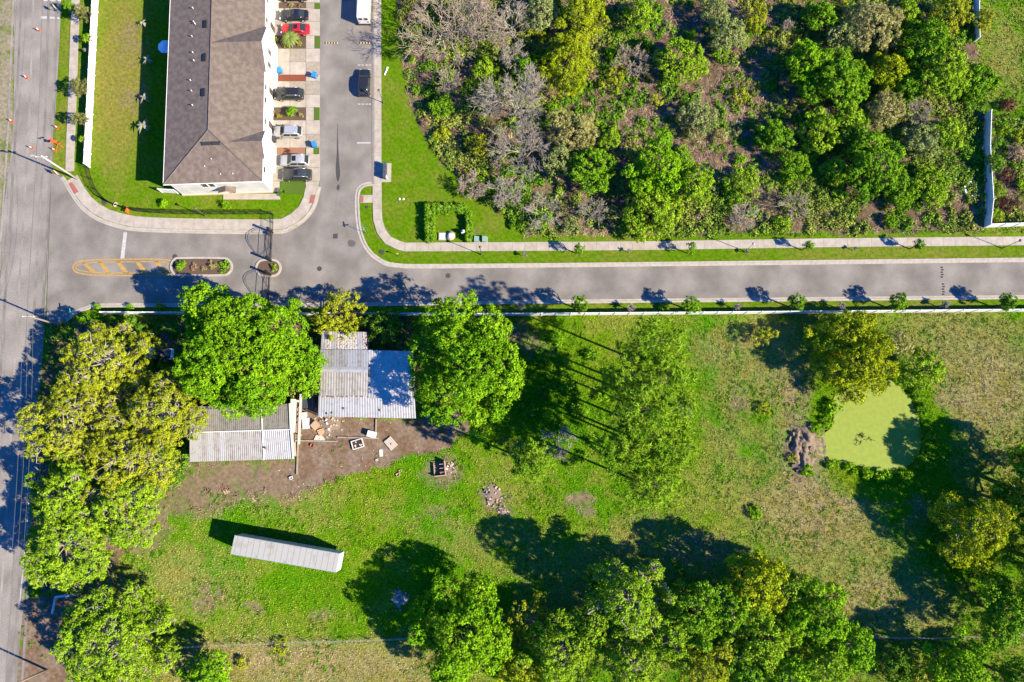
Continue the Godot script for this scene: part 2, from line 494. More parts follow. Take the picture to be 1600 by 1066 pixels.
# ---------- streets
func slabs(parent: Node3D, line: PackedVector2Array, d0: float, d1: float, step: float, y: float, ms: Array):
	var c := resample(line, step)
	var a := offs(c, d0)
	var b := offs(c, d1)
	for i in c.size() - 1:
		var g := 0.011 / maxf(0.2, a[i].distance_to(a[i + 1]))
		var h := 0.011 / maxf(0.2, b[i].distance_to(b[i + 1]))
		var dy := rng.randf_range(-0.006, 0.006)
		obj("slab", slab(PackedVector2Array([a[i].lerp(a[i + 1], g), a[i + 1].lerp(a[i], g), b[i + 1].lerp(b[i], h), b[i].lerp(b[i + 1], h)]), -0.05, y + dy), ms[rng.randi() % ms.size()], parent)
func streets():
	var g1 := grain(31, 0.006, 0.18, 0.62)
	var g2 := grain(32, 0.012, 0.25, 0.72)
	var asp := M("asphalt", Color(0.245, 0.226, 0.20), 0.9, 0.0, g1, 0.06)
	var old := M("old_asphalt", Color(0.30, 0.277, 0.243), 0.9, 0.0, g1, 0.045)
	var lane := M("lane_asphalt", Color(0.268, 0.247, 0.215), 0.9, 0.0, g1, 0.05)
	var con := M("concrete", Color(0.40, 0.36, 0.30), 0.9, 0.0, g2, 0.11)
	var con2 := M("concrete_warm", Color(0.39, 0.345, 0.28), 0.9, 0.0, g2, 0.13)
	var con3 := M("concrete_pale", Color(0.41, 0.37, 0.315), 0.9, 0.0, g2, 0.09)
	var cs := [con, con2, con3]
	var kc := M("kerb_concrete", Color(0.41, 0.375, 0.32), 0.9, 0.0, g2, 0.17)
	var paint_w := M("road_paint", Color(0.46, 0.45, 0.43), 0.8, 0.0, g2, 0.3)
	var paint_y := M("yellow_paint", Color(0.42, 0.265, 0.07), 0.8, 0.0, g2, 0.3)
	var w := smooth(ROAD_W, 4)
	var e := smooth(ROAD_E, 4)
	var er := e.duplicate()
	er.reverse()
	var poly := w.duplicate()
	poly.append_array(er)
	struct("main_road", flat(poly, 0.0), old)
	# the newer outer lane and the seam between the lanes
	var mid := smooth([[68, -60], [64, 60], [60, 180], [54, 290], [45, 440], [36, 600], [28, 760], [18, 920], [6, 1100]], 4)
	var ml := mid.duplicate()
	ml.append_array(er)
	struct("main_road_lane", flat(ml, 0.004), lane)
	struct("road_seam", kerb(mid, -0.06, 0.06, 0.008), M("tar", Color(0.13, 0.12, 0.115), 0.85))
	struct("road_seam", kerb(offs(mid, -2.6), -0.03, 0.03, 0.004), mats["tar"])
	for q in [[-1.5, 0.16, 0.012], [1.1, 0.22, 0.012], [2.4, 0.18, 0.012], [-3.6, 0.2, 0.008], [-4.9, 0.16, 0.008]]:
		struct("worn_wheel_track", kerb(offs(mid, -q[0]), -q[1], q[1], q[2]), M("worn_asphalt_%.2f" % q[1], Color(0.245, 0.226, 0.197) if q[1] > 0.17 else Color(0.315, 0.292, 0.255), 0.9, 0.0, g1, 0.09))
	# the residential streets: one asphalt sheet
	var pts := smooth(N_KERB, 4)
	var p := PackedVector2Array([at2(80, 268)])
	p.append_array(pts)
	p.append_array(plan([[500, 0], [502, -60], [583, -60]]))
	p.append_array(smooth(E_KERB, 4))
	var sk := smooth(S_KERB, 4)
	sk.reverse()
	p.append_array(sk)
	p.append(at2(72, 506))
	struct("residential_road", flat(p, 0.006), asp)
	struct("road_seam", kerb(smooth([[541, -60], [542, 60], [538, 200], [527, 300], [524, 340]], 3), -0.03, 0.03, 0.011), mats["tar"])
	struct("road_seam", kerb(smooth([[507, 385], [505, 420], [520, 424]], 2), -0.03, 0.03, 0.011), mats["tar"])
	# kerbs
	var nk := smooth(N_KERB, 5)
	var ek := smooth(E_KERB, 5)
	var s2 := smooth(S_KERB, 5)
	struct("kerb", kerb(nk, -0.32, 0.0, 0.11), kc)
	struct("gutter", kerb(nk, 0.0, 0.3, 0.012), con3)
	struct("kerb", kerb(ek, -0.3, 0.0, 0.11), kc)
	struct("gutter", kerb(ek, 0.0, 0.42, 0.012), kc)
	struct("kerb", kerb(s2, 0.0, 0.3, 0.11), kc)
	struct("gutter", kerb(s2, -0.35, 0.0, 0.012), con)
	struct("kerb", kerb(plan([[583.5, -60], [583.5, 288]]), -0.16, 0.02, 0.10), M("dark_kerb", Color(0.17, 0.145, 0.125), 0.9))
	# pavements of separate slabs
	var nw := setting("entrance_pavement")
	slabs(nw, smooth(N_KERB.slice(1), 5), -2.15, -0.36, 2.4, 0.09, cs)
	var ww := setting("main_road_pavement")
	slabs(ww, smooth(W_WALK, 3), -0.68, 0.68, 2.4, 0.09, cs)
	var ew := setting("street_pavement")
	slabs(ew, smooth(E_WALK, 5), -0.72, 0.72, 1.9, 0.09, cs)
	# ramp with its red tactile pad
	var rp := setting("crossing_ramp")
	obj("slab", slab(plan([[563, 305], [582, 305], [582, 317], [563, 317]]), -0.05, 0.1), con, rp)
	var red := M("tactile_red", Color(0.33, 0.12, 0.09), 0.9, 0.0, g2, 0.4)
	obj("tactile_pad", slab(plan([[563.5, 305.5], [568, 305.5], [568, 316.5], [563.5, 316.5]]), 0.1, 0.112), red, rp)
	var tp := setting("corner_ramp")
	obj("tactile_pad", slab(plan([[107, 287], [113, 285], [123, 300], [116, 304]]), 0.1, 0.115), red, tp)
	var tq := setting("street_corner_ramp")
	obj("tactile_pad", slab(plan([[486, 305], [493, 305], [489, 318], [483, 318]]), 0.1, 0.115), red, tq)
	# driveways: one apron of jointed panels with beds left out
	var dw := setting("driveway")
	var xs := [424, 453, 478, 500]
	var ys := [-60, -15, 4, 13, 34, 56, 76, 97, 117, 127, 148, 168, 188, 210, 231, 241, 262, 283]
	for i in 3:
		for j in ys.size() - 1:
			var x0: float = xs[i] + (1.5 if i == 0 else 0.3)
			var x1: float = xs[i + 1] - 0.3
			if i == 0: x0 = 421.0
			var bed: bool = j in [2, 5, 8, 11, 14]
			if bed and i < 2: continue
			obj("panel", slab(plan([[x0, ys[j] + 0.25], [x1, ys[j] + 0.25], [x1, ys[j + 1] - 0.25], [x0, ys[j + 1] - 0.25]]), -0.05, 0.05 + rng.randf_range(-0.004, 0.004)), [con, con3, con3, M("concrete_stained", Color(0.32, 0.285, 0.23), 0.9, 0.0, g2, 0.2)][rng.randi() % 4], dw)
	obj("panel", slab(plan([[421, 283.5], [437, 283.5], [437, 300], [421, 300]]), -0.05, 0.05), con2, dw)
	obj("panel", slab(plan([[477.5, 283.5], [499, 283.5], [494, 306], [478, 306]]), -0.05, 0.055), con2, dw)
	# painted markings
	struct("stop_line", flat(plan([[193, 363], [198.5, 363], [194, 404], [188, 404]]), 0.011), paint_w)
	var tear := smooth([[113, 418], [118, 410], [140, 405.5], [180, 404.5], [262, 405], [266, 418], [262, 431], [180, 431.5], [140, 430.5], [118, 426]], 4, true)
	tear.append(tear[0])
	struct("yellow_marking", kerb(tear, 0.0, 0.22, 0.011), paint_y)
	struct("yellow_marking", kerb(offs(tear, 0.45), 0.0, 0.16, 0.011), paint_y)
	for x in [128, 152, 180, 210, 240]:
		struct("yellow_hatching", flat(plan([[x, 408 if x > 140 else 411], [x + 7, 408 if x > 140 else 411], [x + 22, 428 if x > 140 else 425], [x + 14, 428 if x > 140 else 425]]), 0.011), paint_y)
	struct("parking_line", flat(plan([[558, 222.3], [579, 222.3], [579, 224.3], [558, 224.3]]), 0.011), paint_w)
	for y in [101, 162]:
		for x in [559, 564.5, 571, 576]:
			struct("parking_line", flat(plan([[x, y], [x + 4, y], [x + 4, y + 1.4], [x, y + 1.4]]), 0.011), paint_w)
	struct("parking_line", flat(plan([[64, 25], [93, 27], [93, 30], [64, 29]]), 0.011), paint_w)
	struct("parking_line", flat(plan([[68, -2], [95, -2], [95, 2], [68, 2]]), 0.011), paint_w)
	struct("edge_line", kerb(offs(e.slice(26), 0.6), -0.07, 0.07, 0.011), paint_w)
	var dk := M("speed_bar", Color(0.03, 0.028, 0.025), 0.9)
	for a in [[[508, 67], [525, 67]], [[562, 67], [580, 67]]]:
		var t := thing("speed_bump", "row of dark studs crossing the street " + ("by the driveways" if a[0][0] == 508 else "by the white van"), "speed bump")
		for k in 5:
			var q := at(lerpf(a[0][0], a[1][0], k / 4.0), 67, 0.03)
			obj("stud", bx(q, Vector3(0.16, 0.05, 0.28)), dk if k % 2 == 0 else dk, t)
			obj("yellow_strip", bx(q + Vector3(0.2, -0.012, 0), Vector3(0.14, 0.03, 0.26)), M("stud_yellow", Color(0.55, 0.36, 0.12), 0.8), t)
	for a in [[1472, 418, 433], [1474, 444, 460]]:
		var t := thing("speed_bump", "short dark rubber studs across the east road, " + ("north lane" if a[1] == 418 else "south lane"), "speed bump")
		for k in 5:
			obj("stud", bx(at(a[0] + (k % 2), lerpf(a[1], a[2], k / 4.0), 0.03), Vector3(0.3, 0.05, 0.22)), dk, t)
	# ironwork and stains
	var iron := M("iron", Color(0.06, 0.055, 0.05), 0.7, 0.3)
	for a in [[524, 369, "square", "square iron drain grate in the junction"], [499, 420, "round", "round iron manhole cover in the junction"], [273, 401, "round", "round manhole cover beside the long planted island"], [163, 316, "lawn", "dark round manhole cover in the verge by the curved pavement"], [597, 394, "lawn", "dark round lid on the grass corner by the east road"], [573, 324, "small", "small dark lid in the narrow grass strip at the kerb"], [700, 431, "round", "round manhole cover in the shaded east road"]]:
		var c := at(a[0], a[1])
		var s := T()
		if a[2] == "square": box(s, Vector3(0, 0.012, 0), Vector3(0.75, 0.02, 0.8))
		else: tube(s, Vector3(0, -0.02, 0), Vector3(0, 0.02 if a[2] == "round" else 0.06, 0), 0.42 if a[2] != "small" else 0.25, 0.4 if a[2] != "small" else 0.24, 16, true)
		var t := thing("drain_grate" if a[2] == "square" else "manhole_cover", a[3], "manhole", c)
		obj("frame", s, iron, t)
		for k in 4: obj("rib", bx(Vector3(0, (0.03 if a[2] in ["round", "square"] else 0.07), (k - 1.5) * 0.14), Vector3(0.5 if a[2] != "small" else 0.25, 0.02, 0.05)), iron, t)
	var oil := M("oil_stain", Color(0.06, 0.056, 0.055), 0.8, 0.0, g2, 0.5)
	struct("oil_stain", flat(smooth([[527.5, 190], [528.5, 230], [530, 255], [531.5, 272], [528.5, 284], [525.5, 278], [524.5, 262], [526, 240]], 4, true), 0.0125), oil)
	struct("oil_stain", flat(smooth([[529, 288], [531, 293], [528, 298], [525.5, 293]], 4, true), 0.0125), oil)
	struct("oil_stain", flat(smooth([[543, 378], [549, 375], [556, 379], [553, 385], [546, 385]], 4, true), 0.0125), M("damp", Color(0.11, 0.10, 0.095), 0.85, 0.0, g2, 0.5))
	# planted islands
	var soil := M("mulch", Color(0.17, 0.11, 0.075), 0.95, 0.0, grain(35, 0.05, 0.3, 0.4), 0.4)
	for a in [[smooth([[268, 417], [273, 406], [285, 404], [345, 404], [358, 408], [362, 417], [358, 426], [345, 430], [285, 430], [273, 428]], 4, true), "long planted traffic island with pale kerb in the entrance road"], [smooth([[401, 419], [405, 410], [413, 407], [426, 407], [434, 410], [438, 419], [434, 428], [426, 431], [413, 431], [405, 428]], 4, true), "short oval traffic island under the entrance gate"]]:
		var t := thing("traffic_island", a[1], "traffic island")
		obj("soil", slab(a[0], -0.02, 0.1), soil, t)
		var ln: PackedVector2Array = a[0].duplicate()
		ln.append(ln[0])
		obj("kerb", kerb(ln, -0.22, 0.12, 0.15), kc, t)
	# beds beside the driveways
	var rm := M("red_mulch", Color(0.27, 0.075, 0.035), 0.95, 0.0, grain(36, 0.05, 0.3, 0.5), 0.5)
	for b in [[422, 478, 4, 13, soil], [422, 478, 56.5, 76, soil], [433, 478, 117, 127, rm], [422, 478, 168.5, 188, soil], [430, 476, 231, 241, M("brown_mulch", Color(0.20, 0.10, 0.06), 0.95)]]:
		struct("planting_bed", slab(plan([[b[0], b[2]], [b[1], b[2]], [b[1], b[3]], [b[0], b[3]]]), -0.05, 0.06), b[4])
	for b in [[491.5, 500, 5, 14.5], [491.5, 500, 56.5, 76], [490.5, 499.5, 168, 188], [490, 499, 231, 241], [438, 476.5, 284, 303]]:
		var gp := struct("turf_panel", slab(plan([[b[0], b[2]], [b[1], b[2]], [b[1], b[3]], [b[0], b[3]]]), -0.05, 0.075), M("turf", Color(0.10, 0.19, 0.012), 0.95, 0.0, grain(37, 0.05, 0.3, 0.45), 0.6))

# ---------- trees and plants
var clumps := {}
var tris := 0
var spec := {
	"oak": [Color(0.10, 0.245, 0.008), Color(0.175, 0.33, 0.010), 0.62, 0.78, 0.24, 36],
	"green": [Color(0.08, 0.195, 0.010), Color(0.135, 0.265, 0.012), 0.60, 0.78, 0.24, 36],
	"dull": [Color(0.12, 0.145, 0.035), Color(0.185, 0.195, 0.06), 0.5, 0.7, 0.176, 36],
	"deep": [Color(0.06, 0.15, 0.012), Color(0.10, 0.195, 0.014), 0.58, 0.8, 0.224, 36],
	"olive": [Color(0.195, 0.245, 0.010), Color(0.285, 0.315, 0.022), 0.52, 0.86, 0.192, 36],
	"yellow": [Color(0.20, 0.27, 0.008), Color(0.29, 0.34, 0.014), 0.5, 0.62, 0.176, 36],
	"pale": [Color(0.17, 0.23, 0.06), Color(0.25, 0.29, 0.10), 0.5, 0.7, 0.176, 36],
	"tan": [Color(0.24, 0.235, 0.07), Color(0.33, 0.31, 0.11), 0.45, 0.62, 0.144, 36],
	"lime": [Color(0.145, 0.27, 0.012), Color(0.215, 0.335, 0.018), 0.55, 0.76, 0.208, 36],
	"pine": [Color(0.12, 0.25, 0.010), Color(0.21, 0.325, 0.022), 0.55, 1.15, 0.36, 26],
	"red": [Color(0.10, 0.035, 0.03), Color(0.15, 0.07, 0.05), 0.45, 0.62, 0.176, 36],
	"brown": [Color(0.22, 0.15, 0.095), Color(0.31, 0.23, 0.15), 0.45, 0.62, 0.144, 36],
}
func clump(n: int, leaf: float, needle: bool) -> Array:
	# a few leaf-spray templates of unit radius: [points, brightness of each leaf]
	var key := "%d_%.2f_%s" % [n, leaf, needle]
	if clumps.has(key): return clumps[key]
	var out := []
	for t in 5:
		var v := PackedVector3Array()
		var b := PackedFloat32Array()
		for i in n:
			var d := Vector3(rng.randfn(), rng.randfn() * 0.8 + 0.45, rng.randfn()).normalized()
			var p := d * pow(rng.randf(), 0.45)
			p.y *= 0.75
			var q := (d + Vector3(rng.randfn(), rng.randfn() + 0.5, rng.randfn()) * 0.5).normalized()
			var u := q.cross(Vector3(rng.randfn(), rng.randfn(), rng.randfn())).normalized() * leaf * rng.randf_range(0.75, 1.3)
			var w := q.cross(u) * (0.16 if needle else 0.85)
			if needle: u = (d * 0.8 + Vector3(rng.randfn(), rng.randfn(), rng.randfn()) * 0.4).normalized() * leaf * 1.7
			if needle: w = u.cross(q).normalized() * leaf * 0.34
			v.append(p - u * 0.6 - w * 0.5); v.append(p - u * 0.35 + w * 0.6); v.append(p + u * 0.8 - w * 0.1)
			b.append(rng.randf_range(0.78, 1.22))
		out.append([v, b])
	clumps[key] = out
	return out
func crown(lobes: Array, sp: Array, r: RandomNumberGenerator, sz := 1.0, needle := false, low := -0.4) -> ArrayMesh:
	var cr: float = sp[2] * sz
	var step: float = sp[3] * sz
	var tm := clump(sp[5], sp[4] / sp[2] * 0.95, needle)
	var pal := []
	for t in tm:
		var row := []
		for k in 9:
			var c: Color = sp[0].lerp(sp[1], k / 8.0) * rng.randf_range(0.85, 1.15)
			var pc := PackedColorArray()
			for b in t[1]:
				var q := Color(c.r * b * rng.randf_range(0.9, 1.1), c.g * b, c.b * b)
				pc.append(q); pc.append(q); pc.append(q)
			row.append(pc)
		pal.append(row)
	var v := PackedVector3Array()
	var col := PackedColorArray()
	for L in lobes:
		var c: Vector3 = L[0]
		var rad: Vector3 = L[1]
		var n := int(9.0 * rad.x * (rad.y * 0.5 + rad.x * 0.5) / (step * step))
		var shade := r.randi() % 6
		for i in n:
			var d := Vector3(r.randfn(), r.randfn(), r.randfn()).normalized()
			if d.y < low: continue
			var p := c + d * rad * (r.randf_range(0.74, 1.03) if r.randf() < 0.85 else r.randf_range(0.3, 0.7))
			var hid := false
			for K in lobes:
				if K != L and ((p - K[0]) / K[1]).length_squared() < 0.5:
					hid = true
					break
			if hid: continue
			var y := (d + Vector3.UP * 0.5).normalized()
			var x := y.cross(Vector3(r.randfn(), r.randfn(), r.randfn())).normalized()
			var s := cr * r.randf_range(0.65, 1.35)
			var ti := r.randi() % tm.size()
			v.append_array(Transform3D(Basis(x * s, y * s, x.cross(y) * s), p) * tm[ti][0])
			col.append_array(pal[ti][mini(8, shade + r.randi() % 4)])
	var a := []
	a.resize(Mesh.ARRAY_MAX)
	a[Mesh.ARRAY_VERTEX] = v
	a[Mesh.ARRAY_COLOR] = col
	tris += v.size() / 3
	var m := ArrayMesh.new()
	m.add_surface_from_arrays(Mesh.PRIMITIVE_TRIANGLES, a)
	return m
func limb(s: SurfaceTool, a: Vector3, b: Vector3, r0: float, r1: float, r: RandomNumberGenerator, bend := 0.12, n := 5):
	var L := a.distance_to(b)
	var p := a
	for k in 3:
		var t := (k + 1) / 3.0
		var q := a.lerp(b, t) + (Vector3(r.randfn(), r.randfn() * 0.5, r.randfn()) * L * bend if k < 2 else Vector3.ZERO)
		tube(s, p, q, lerpf(r0, r1, k / 3.0), lerpf(r0, r1, t), n)
		p = q
func bark(key: String) -> StandardMaterial3D:
	return M("bark_" + key, {"grey": Color(0.50, 0.45, 0.37), "brown": Color(0.14, 0.10, 0.075), "pale": Color(0.62, 0.56, 0.45), "pink": Color(0.60, 0.50, 0.37), "dark": Color(0.09, 0.07, 0.055)}[key], 0.95, 0.0, mats["mulch"].albedo_texture, 1.1)
func tree(called: String, label: String, px: float, py: float, rp: float, h: float, sp: String, o := {}):
	var r := RandomNumberGenerator.new()
	r.seed = int(px * 31 + py * 17)
	var S: Array = spec[sp]
	var q := at(px, py, h * 0.7)
	var R: float = rp * 0.1 * (113.6 - h * 0.7) / 113.6
	var base := Vector3(q.x, height(q.x, q.z) - 0.05, q.z)
	var t := thing(called, label, "tree", base, 0.0, o.get("group", ""))
	var V: float = minf(h * 0.44, R * o.get("tall", 0.85))
	var cy := h - V
	var lobes := []
	var ax: float = o.get("sx", 1.0)
	var az: float = o.get("sz", 1.0)
	var n: int = o.get("n", 7)
	lobes.append([Vector3(r.randf_range(-0.1, 0.1) * R, cy + V * 0.4, r.randf_range(-0.1, 0.1) * R), Vector3(R * 0.55, V * 0.6, R * 0.55)])
	var a0 := r.randf() * TAU
	for i in n:
		var a := a0 + TAU * i / n + r.randf_range(-0.3, 0.3)
		var d := R * r.randf_range(0.45, 0.74)
		var l := R * r.randf_range(0.24, 0.42)
		lobes.append([Vector3(cos(a) * d * ax, cy + V * r.randf_range(-0.45, 0.45), sin(a) * d * az), Vector3(l * ax, l * 0.85, l * az)])
	for i in n / 2:
		var a := r.randf() * TAU
		var d := R * r.randf_range(0.2, 0.45)
		lobes.append([Vector3(cos(a) * d * ax, cy + V * r.randf_range(0.3, 0.6), sin(a) * d * az), Vector3.ONE * R * r.randf_range(0.2, 0.3)])
	for i in n:
		var a := r.randf() * TAU
		var d := R * r.randf_range(0.72, 0.95)
		lobes.append([Vector3(cos(a) * d * ax, cy + V * r.randf_range(-0.4, 0.3), sin(a) * d * az), Vector3.ONE * R * r.randf_range(0.13, 0.22)])
	var s := T(true)
	var tr: float = clampf(h * 0.028, 0.06, 0.45)
	var fork := Vector3(0, cy * 0.55, 0)
	tube(s, Vector3(0, -0.1, 0), fork, tr, tr * 0.8, 8)
	for L in lobes:
		var e: Vector3 = L[0]
		limb(s, fork, e, tr * 0.55, tr * 0.15, r)
		if o.get("limbs", true):
			for k in (8 if o.get("bark", "") == "pale" else 4):
				var dd := Vector3(r.randfn(), r.randf_range(0.1, 1.2), r.randfn()).normalized()
				limb(s, e, e + dd * (L[1] as Vector3) * (1.12 if o.get("bark", "") == "pale" else 0.95), tr * (0.28 if o.get("bark", "") == "pale" else 0.16), 0.02, r, 0.15, 4)
	obj("trunk", s, bark(o.get("bark", "brown")), t)
	obj("crown", crown(lobes, S, r, o.get("leaf", 0.8), false), leafmat("leaves"), t)
	return t
func pine(label: String, bx_: float, by: float, h: float, R: float):
	var r := RandomNumberGenerator.new()
	r.seed = int(bx_ * 13 + by)
	var q := at(bx_, by)
	var t := thing("pine_tree", label, "tree", Vector3(q.x, height(q.x, q.z) - 0.05, q.z), 0.0, "tall pines in the middle of the lot")
	var s := T(true)
	tube(s, Vector3(0, -0.1, 0), Vector3(0.1, h * 0.6, 0), 0.2, 0.14, 8)
	tube(s, Vector3(0.1, h * 0.6, 0), Vector3(0.15, h * 0.97, 0.1), 0.14, 0.03, 7)
	var lobes := []
	for i in 23:
		var y := h * lerpf(0.6, 0.98, float(i) / 22.0)
		var a := i * 2.4 + r.randf()
		var L := R * (1.05 - 0.55 * float(i) / 22.0) * r.randf_range(0.65, 1.1)
		var e := Vector3(cos(a) * L, y + L * 0.25, sin(a) * L)
		limb(s, Vector3(0.1, y, 0), e, 0.05, 0.015, r, 0.06, 4)
		lobes.append([e, Vector3(0.95, 0.5, 0.95) * r.randf_range(0.8, 1.4)])
		lobes.append([Vector3(e.x * 0.6, e.y - 0.1, e.z * 0.6), Vector3(0.7, 0.35, 0.7)])
	obj("trunk", s, bark("brown"), t)
	obj("crown", crown(lobes, spec["pine"], r, 0.66, true, -1.0), leafmat("leaves"), t)
func twigs(s: SurfaceTool, p: Vector3, d: Vector3, len: float, rad: float, lv: int, r: RandomNumberGenerator, up: float):
	var e := p + d * len
	var m := p.lerp(e, 0.5) + Vector3(r.randfn(), r.randfn(), r.randfn()) * len * 0.09
	tube(s, p, m, rad, rad * 0.82, 4 if lv < 4 else 6)
	tube(s, m, e, rad * 0.82, rad * 0.62, 4 if lv < 4 else 6)
	if lv == 0: return
	var k := 3 if lv > 1 or r.randf() < 0.6 else 2
	for i in k:
		var nd := (d + Vector3(r.randfn(), r.randfn() * 0.6 + up, r.randfn()) * 0.55).normalized()
		twigs(s, e if i > 0 else m, nd, len * r.randf_range(0.6, 0.85), maxf(0.028, rad * 0.64), lv - 1, r, up)
func bare_tree(called: String, label: String, px: float, py: float, rp: float, h: float, bk: String, lv := 5, group := "leafless trees of the woods"):
	var r := RandomNumberGenerator.new()
	r.seed = int(px * 7 + py * 3)
	var q := at(px, py, h * 0.6)
	var R: float = rp * 0.1
	var t := thing(called, label, "tree", Vector3(q.x, height(q.x, q.z) - 0.05, q.z), 0.0, group)
	var s := T(true)
	var tr := clampf(h * 0.02, 0.055, 0.22)
	var fork := Vector3(r.randf_range(-0.3, 0.3), h * 0.3, r.randf_range(-0.3, 0.3))
	tube(s, Vector3(0, -0.1, 0), fork, tr, tr * 0.85, 7)
	obj("trunk", s, bark(bk), t)
	for i in 7:
		var b := T(true)
		var a := TAU * i / 7 + r.randf_range(-0.35, 0.35)
		var d := Vector3(cos(a) * R, h * 0.5, sin(a) * R).normalized()
		twigs(b, fork, d, R * 0.42, tr * 0.6, lv - 1, r, 0.12)
		obj("branch", b, bark(bk), t)
	return t
func shrub(called: String, label: String, px: float, py: float, rp: float, h: float, sp: String, group := "", cat := "shrub"):
	var r := RandomNumberGenerator.new()
	r.seed = int(px * 11 + py * 5)
	var q := at(px, py, h * 0.4)
	var R: float = rp * 0.1
	var t := thing(called, label, cat, Vector3(q.x, maxf(height(q.x, q.z), -0.02) - 0.02, q.z), 0.0, group)
	var lobes := [[Vector3(0, h * 0.5, 0), Vector3(R * 0.6, h * 0.5, R * 0.6)]]
	var n := 5 if rp > 8 else 3
	var s := T(true)
	for i in n:
		var a := TAU * i / n + r.randf_range(-0.4, 0.4)
		var c := Vector3(cos(a) * R * 0.55, h * r.randf_range(0.35, 0.55), sin(a) * R * 0.55)
		lobes.append([c, Vector3(R * 0.42, h * 0.38, R * 0.42)])
		limb(s, Vector3(0, -0.05, 0), c, 0.035, 0.012, r, 0.1, 4)
	obj("stems", s, bark("brown"), t).set_meta("kind", "stuff")
	obj("foliage", crown(lobes, spec[sp], r, clampf(R * 0.6, 0.32, 0.8), false, -0.2), leafmat("leaves"), t)
	return t
func frond_plant(called: String, label: String, cat: String, px: float, py: float, h: float, L: float, n: int, c: Color, group := ""):
	var r := RandomNumberGenerator.new()
	r.seed = int(px * 3 + py)
	var q := at(px, py, h)
	var t := thing(called, label, cat, Vector3(q.x, maxf(height(q.x, q.z), 0.0) - 0.02, q.z), 0.0, group)
	var s := T(true)
	tube(s, Vector3(0, -0.05, 0), Vector3(0, h, 0), 0.14 if h > 1 else 0.1, 0.11, 7, true)
	obj("trunk", s, bark("grey"), t)
	var m := M("frond_%.3f" % c.g, c, 0.6)
	for i in n:
		var f := T(true)
		var a := TAU * i * 0.382 * 2.0 + r.randf() * 0.3
		var up := r.randf_range(0.15, 1.0)
		var d := Vector3(cos(a), 0, sin(a))
		var side := Vector3(-d.z, 0, d.x)
		var p := Vector3(0, h, 0)
		for k in 6:
			var u := (k + 1) / 6.0
			var e := Vector3(0, h, 0) + d * L * u * (1.15 - up * 0.4) + Vector3.UP * L * (up * u - 1.05 * u * u * (0.5 + 0.5 * up))
			var w0 := L * 0.11 * sin(PI * (0.12 + 0.85 * k / 6.0))
			var w1 := L * 0.11 * sin(PI * minf(0.98, 0.12 + 0.85 * (k + 1) / 6.0))
			quad(f, p, p + side * w0 - Vector3.UP * w0 * 0.6, e + side * w1 - Vector3.UP * w1 * 0.6, e, Vector3.UP)
			quad(f, p, p - side * w0 - Vector3.UP * w0 * 0.6, e - side * w1 - Vector3.UP * w1 * 0.6, e, Vector3.UP)
			p = e
		obj("frond", f, m, t)
	return t
func hedge_arm(t: Node3D, a: Vector2, b: Vector2, w: float, h: float, r: RandomNumberGenerator):
	# clipped box of small leaf sprays over a dense twiggy core
	var d := (b - a).normalized()
	var n := Vector2(-d.y, d.x)
	var L := a.distance_to(b)
	var lobes := []
	var k := 0.0
	while k <= L:
		for j in [-0.28, 0.28]:
			for y in [0.3, 0.72]:
				var p: Vector2 = a + d * k + n * w * j
				lobes.append([Vector3(p.x, h * y, p.y), Vector3(w * 0.3, h * 0.32, w * 0.3)])
		k += w * 0.42
	obj("hedge_leaves", crown(lobes, spec["green"], r, 0.42, false, -0.3), leafmat("leaves"), t)
	var mid := (a + b) * 0.5
	obj("hedge_core", bx(Vector3(mid.x, h * 0.45, mid.y), Vector3(L, h * 0.86, w * 0.6), Basis(Vector3.UP, -d.angle())), M("hedge_core", Color(0.13, 0.22, 0.016), 0.95), t)

